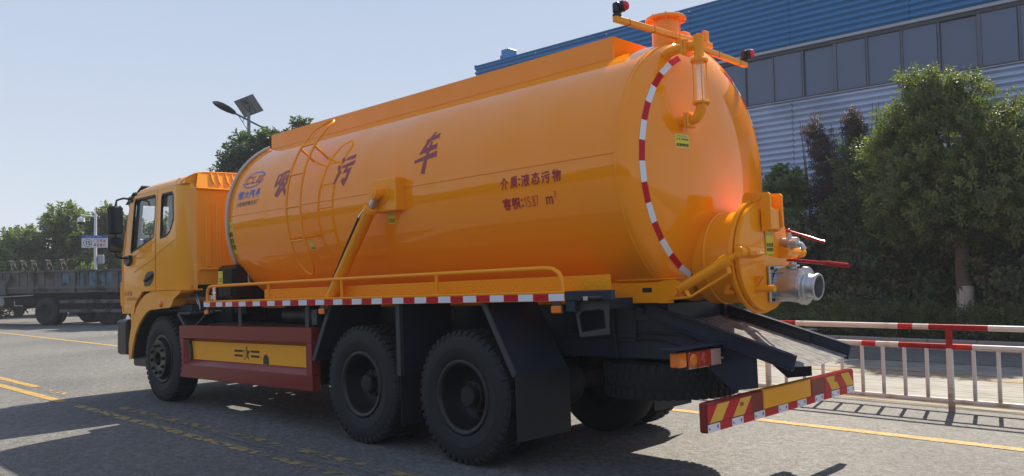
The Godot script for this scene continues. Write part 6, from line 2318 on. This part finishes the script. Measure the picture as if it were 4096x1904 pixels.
	glyphs(s, "厂区限速", 0.46, 0.225, 0.10, 0.14, 0.12, 0.013, at)
	glyphs(s, "减速慢行", 0.46, 0.045, 0.10, 0.14, 0.12, 0.013, at)
	part(bd, "sign_lettering", s, M.letter_red)

func build_lorry() -> void:
	var t := thing("stake_lorry", "old weathered blue-grey flatbed lorry standing across the road on the left", "lorry", "", V(-23.0, 0, -4.3))
	t.rotation.y = atan2(0.46, 0.89)
	var s := Sh.new()
	# side wall of the bed: frame, panels between ribs
	s.span(V(-5.2, 1.92, -0.10), V(3.45, 1.99, 0.02), 0.008)
	s.span(V(-5.2, 1.30, -0.10), V(3.45, 1.43, 0.02), 0.01)
	s.span(V(-5.2, 1.17, -0.14), V(3.45, 1.30, -0.03), 0.01)
	s.span(V(-5.2, 1.25, -2.3), V(3.45, 1.31, -0.10))
	s.span(V(-5.2, 1.3, -2.32), V(3.45, 1.98, -2.26))
	s.span(V(3.38, 1.3, -2.3), V(3.45, 1.98, -0.1))
	var bed := part(t, "load_bed", s, M.lorry_paint)
	for i in 22:
		var x := -5.1 + i * 0.39
		s = Sh.new()
		s.span(V(x, 1.43, -0.09), V(x + 0.325, 1.92, -0.06))
		part(bed, "side_panel", s, M.lorry_blue if i > 14 else M.lorry_paint)
		s = Sh.new()
		s.span(V(x + 0.326, 1.43, -0.09), V(x + 0.388, 1.92, -0.025), 0.006)
		part(bed, "side_rib", s, M.lorry_paint)
	for x in [-4.2, -2.45, -0.59, 1.28, 3.15]:
		s = Sh.new()
		s.span(V(x - 0.13, 1.16, -0.03), V(x + 0.13, 1.90, 0.045), 0.012)
		part(bed, "stake", s, M.lorry_paint)
	s = Sh.new()
	s.span(V(-1.98, 1.12, 0.0), V(-1.70, 1.62, 0.10), 0.02)
	part(bed, "hinge_plate", s, M.lorry_paint)
	for y in [0.85, 0.515]:
		s = Sh.new()
		s.span(V(0.62, y - 0.06, -0.12), V(3.45, y + 0.06, -0.06), 0.008)
		part(t, "side_rail", s, M.lorry_paint)
	s = Sh.new()
	for x in [0.9, 1.75, 2.6, 3.3]: s.span(V(x - 0.025, 0.45, -0.17), V(x + 0.025, 1.2, -0.13))
	part(t, "rail_hangers", s, M.dark_iron)
	s = Sh.new()
	s.span(V(-5.0, 0.85, -1.55), V(3.4, 1.15, -1.45))
	s.span(V(-5.0, 0.85, -0.85), V(3.4, 1.15, -0.75))
	s.span(V(0.6, 0.45, -1.9), V(1.9, 1.0, -0.4), 0.05)
	s.tube([V(-5, 0.7, -1.2), V(3, 0.6, -1.2)], 0.07, 8)
	s.lathe([Vector2(0, 0), Vector2(0, 0.2), Vector2(0.7, 0.2), Vector2(0.7, 0)], V(1.05, 0.50, -0.55), Vector3.RIGHT, 20)
	s.span(V(2.1, 0.55, -1.6), V(3.2, 1.1, -0.5), 0.05)
	s.span(V(-2.6, 0.72, -0.7), V(-0.6, 1.0, -0.5), 0.03)
	part(t, "underframe", s, M.dark_iron)
	s = Sh.new()
	s.tube([V(-3.0, 1.02, -0.1), V(-0.62, 1.10, -0.1)], 0.022, 8)
	s.tube([V(-1.5, 0.72, -0.12), V(-1.15, 0.72, -0.12), V(-1.12, 0.68, -0.12)], 0.018, 8)
	s.tube([V(-1.5, 0.90, -0.12), V(-1.5, 0.72, -0.12)], 0.018, 8)
	part(t, "brake_rod", s, M.cast_aluminium)
	s = Sh.new()
	s.span(V(-2.3, 0.70, -0.2), V(-2.03, 1.02, 0.08), 0.05)
	part(t, "bright_bumper", s, M.pole_white)
	s = Sh.new()
	s.span(V(3.50, 0.95, -2.2), V(3.75, 3.05, 0.02), 0.03)
	part(t, "cab_rear", s, M.lorry_cab_blue)
	# wheels: twin tyres
	var proto: Node3D = null
	for e in [[0.04, -0.14], [2.40, -0.50], [0.04, -2.1], [2.4, -2.1]]:
		var w: Node3D
		if proto == null:
			w = Node3D.new()
			proto = w
			for k in 2:
				s = Sh.new()
				s.lathe([Vector2(-0.10, 0.25), Vector2(-0.13, 0.30), Vector2(-0.135, 0.40), Vector2(-0.11, 0.48), Vector2(-0.09, 0.50), Vector2(0.09, 0.50), Vector2(0.11, 0.48), Vector2(0.135, 0.40), Vector2(0.13, 0.30), Vector2(0.10, 0.25)], V(0, 0, -0.30 * k), Vector3.BACK, 40, 50)
				for i in 40:
					var a := TAU * i / 40.0
					s.box(V(cos(a) * 0.497, sin(a) * 0.497, -0.30 * k + 0.08), V(0.045, 0.02, 0.06), 0.0, Basis(V(sin(a), -cos(a), 0), V(cos(a), sin(a), 0), V(0, 0, 1)))
				part(w, "tyre", s, M.rubber)
			s = Sh.new()
			s.lathe([Vector2(0.10, 0.275), Vector2(0.12, 0.265), Vector2(0.10, 0.24), Vector2(0.0, 0.22), Vector2(-0.02, 0.12), Vector2(0.04, 0.10), Vector2(0.05, 0.0)], Vector3.ZERO, Vector3.BACK, 32, 45)
			part(w, "rim", s, M.dark_iron)
		else:
			w = proto.duplicate()
		w.name = numbered(t, "wheel")
		t.add_child(w, true)
		w.position = V(e[0], 0.5, e[1])
	# folding frames loaded upright behind the side wall
	var fx := [-2.05, -1.58, -1.15, -0.50, 0.10]
	var say := ["leftmost", "second", "third", "fourth", "rightmost"]
	var first: Node3D = null
	for i in 5:
		var f: Node3D
		if first == null:
			f = Node3D.new()
			first = f
			s = Sh.new()
			for z in [-0.16, 0.16]: s.tube([V(0.22, -0.55, z), V(0.0, 0.36, z), V(-0.03, 0.40, z)], 0.022, 8)
			s.tube([V(-0.03, 0.40, -0.17), V(-0.03, 0.40, 0.17)], 0.022, 8)
			part(f, "frame_tube", s, M.dark_iron)
			s = Sh.new()
			s.tube([V(0.0, 0.38, 0.16), V(0.14, 0.30, 0.16), V(0.30, 0.0, 0.16), V(0.34, -0.5, 0.16)], 0.018, 8)
			part(f, "frame_stay", s, M.dark_iron)
			for y in [0.30, 0.1]:
				s = Sh.new()
				s.bar(V(0.01, y, -0.16), V(0.01, y, 0.16), 0.07, 0.02)
				part(f, "cross_slat", s, M.dark_iron)
		else:
			f = first.duplicate()
		f.name = numbered(self, "metal_frame")
		add_child(f, true)
		tag(f, "%s of the upright metal frames standing on the lorry's bed" % say[i], "frame", "metal frames on the lorry")
		f.transform = t.transform * Transform3D(Basis(Vector3.UP, 0.35), V(fx[i], 1.98, -0.5 - 0.05 * i))
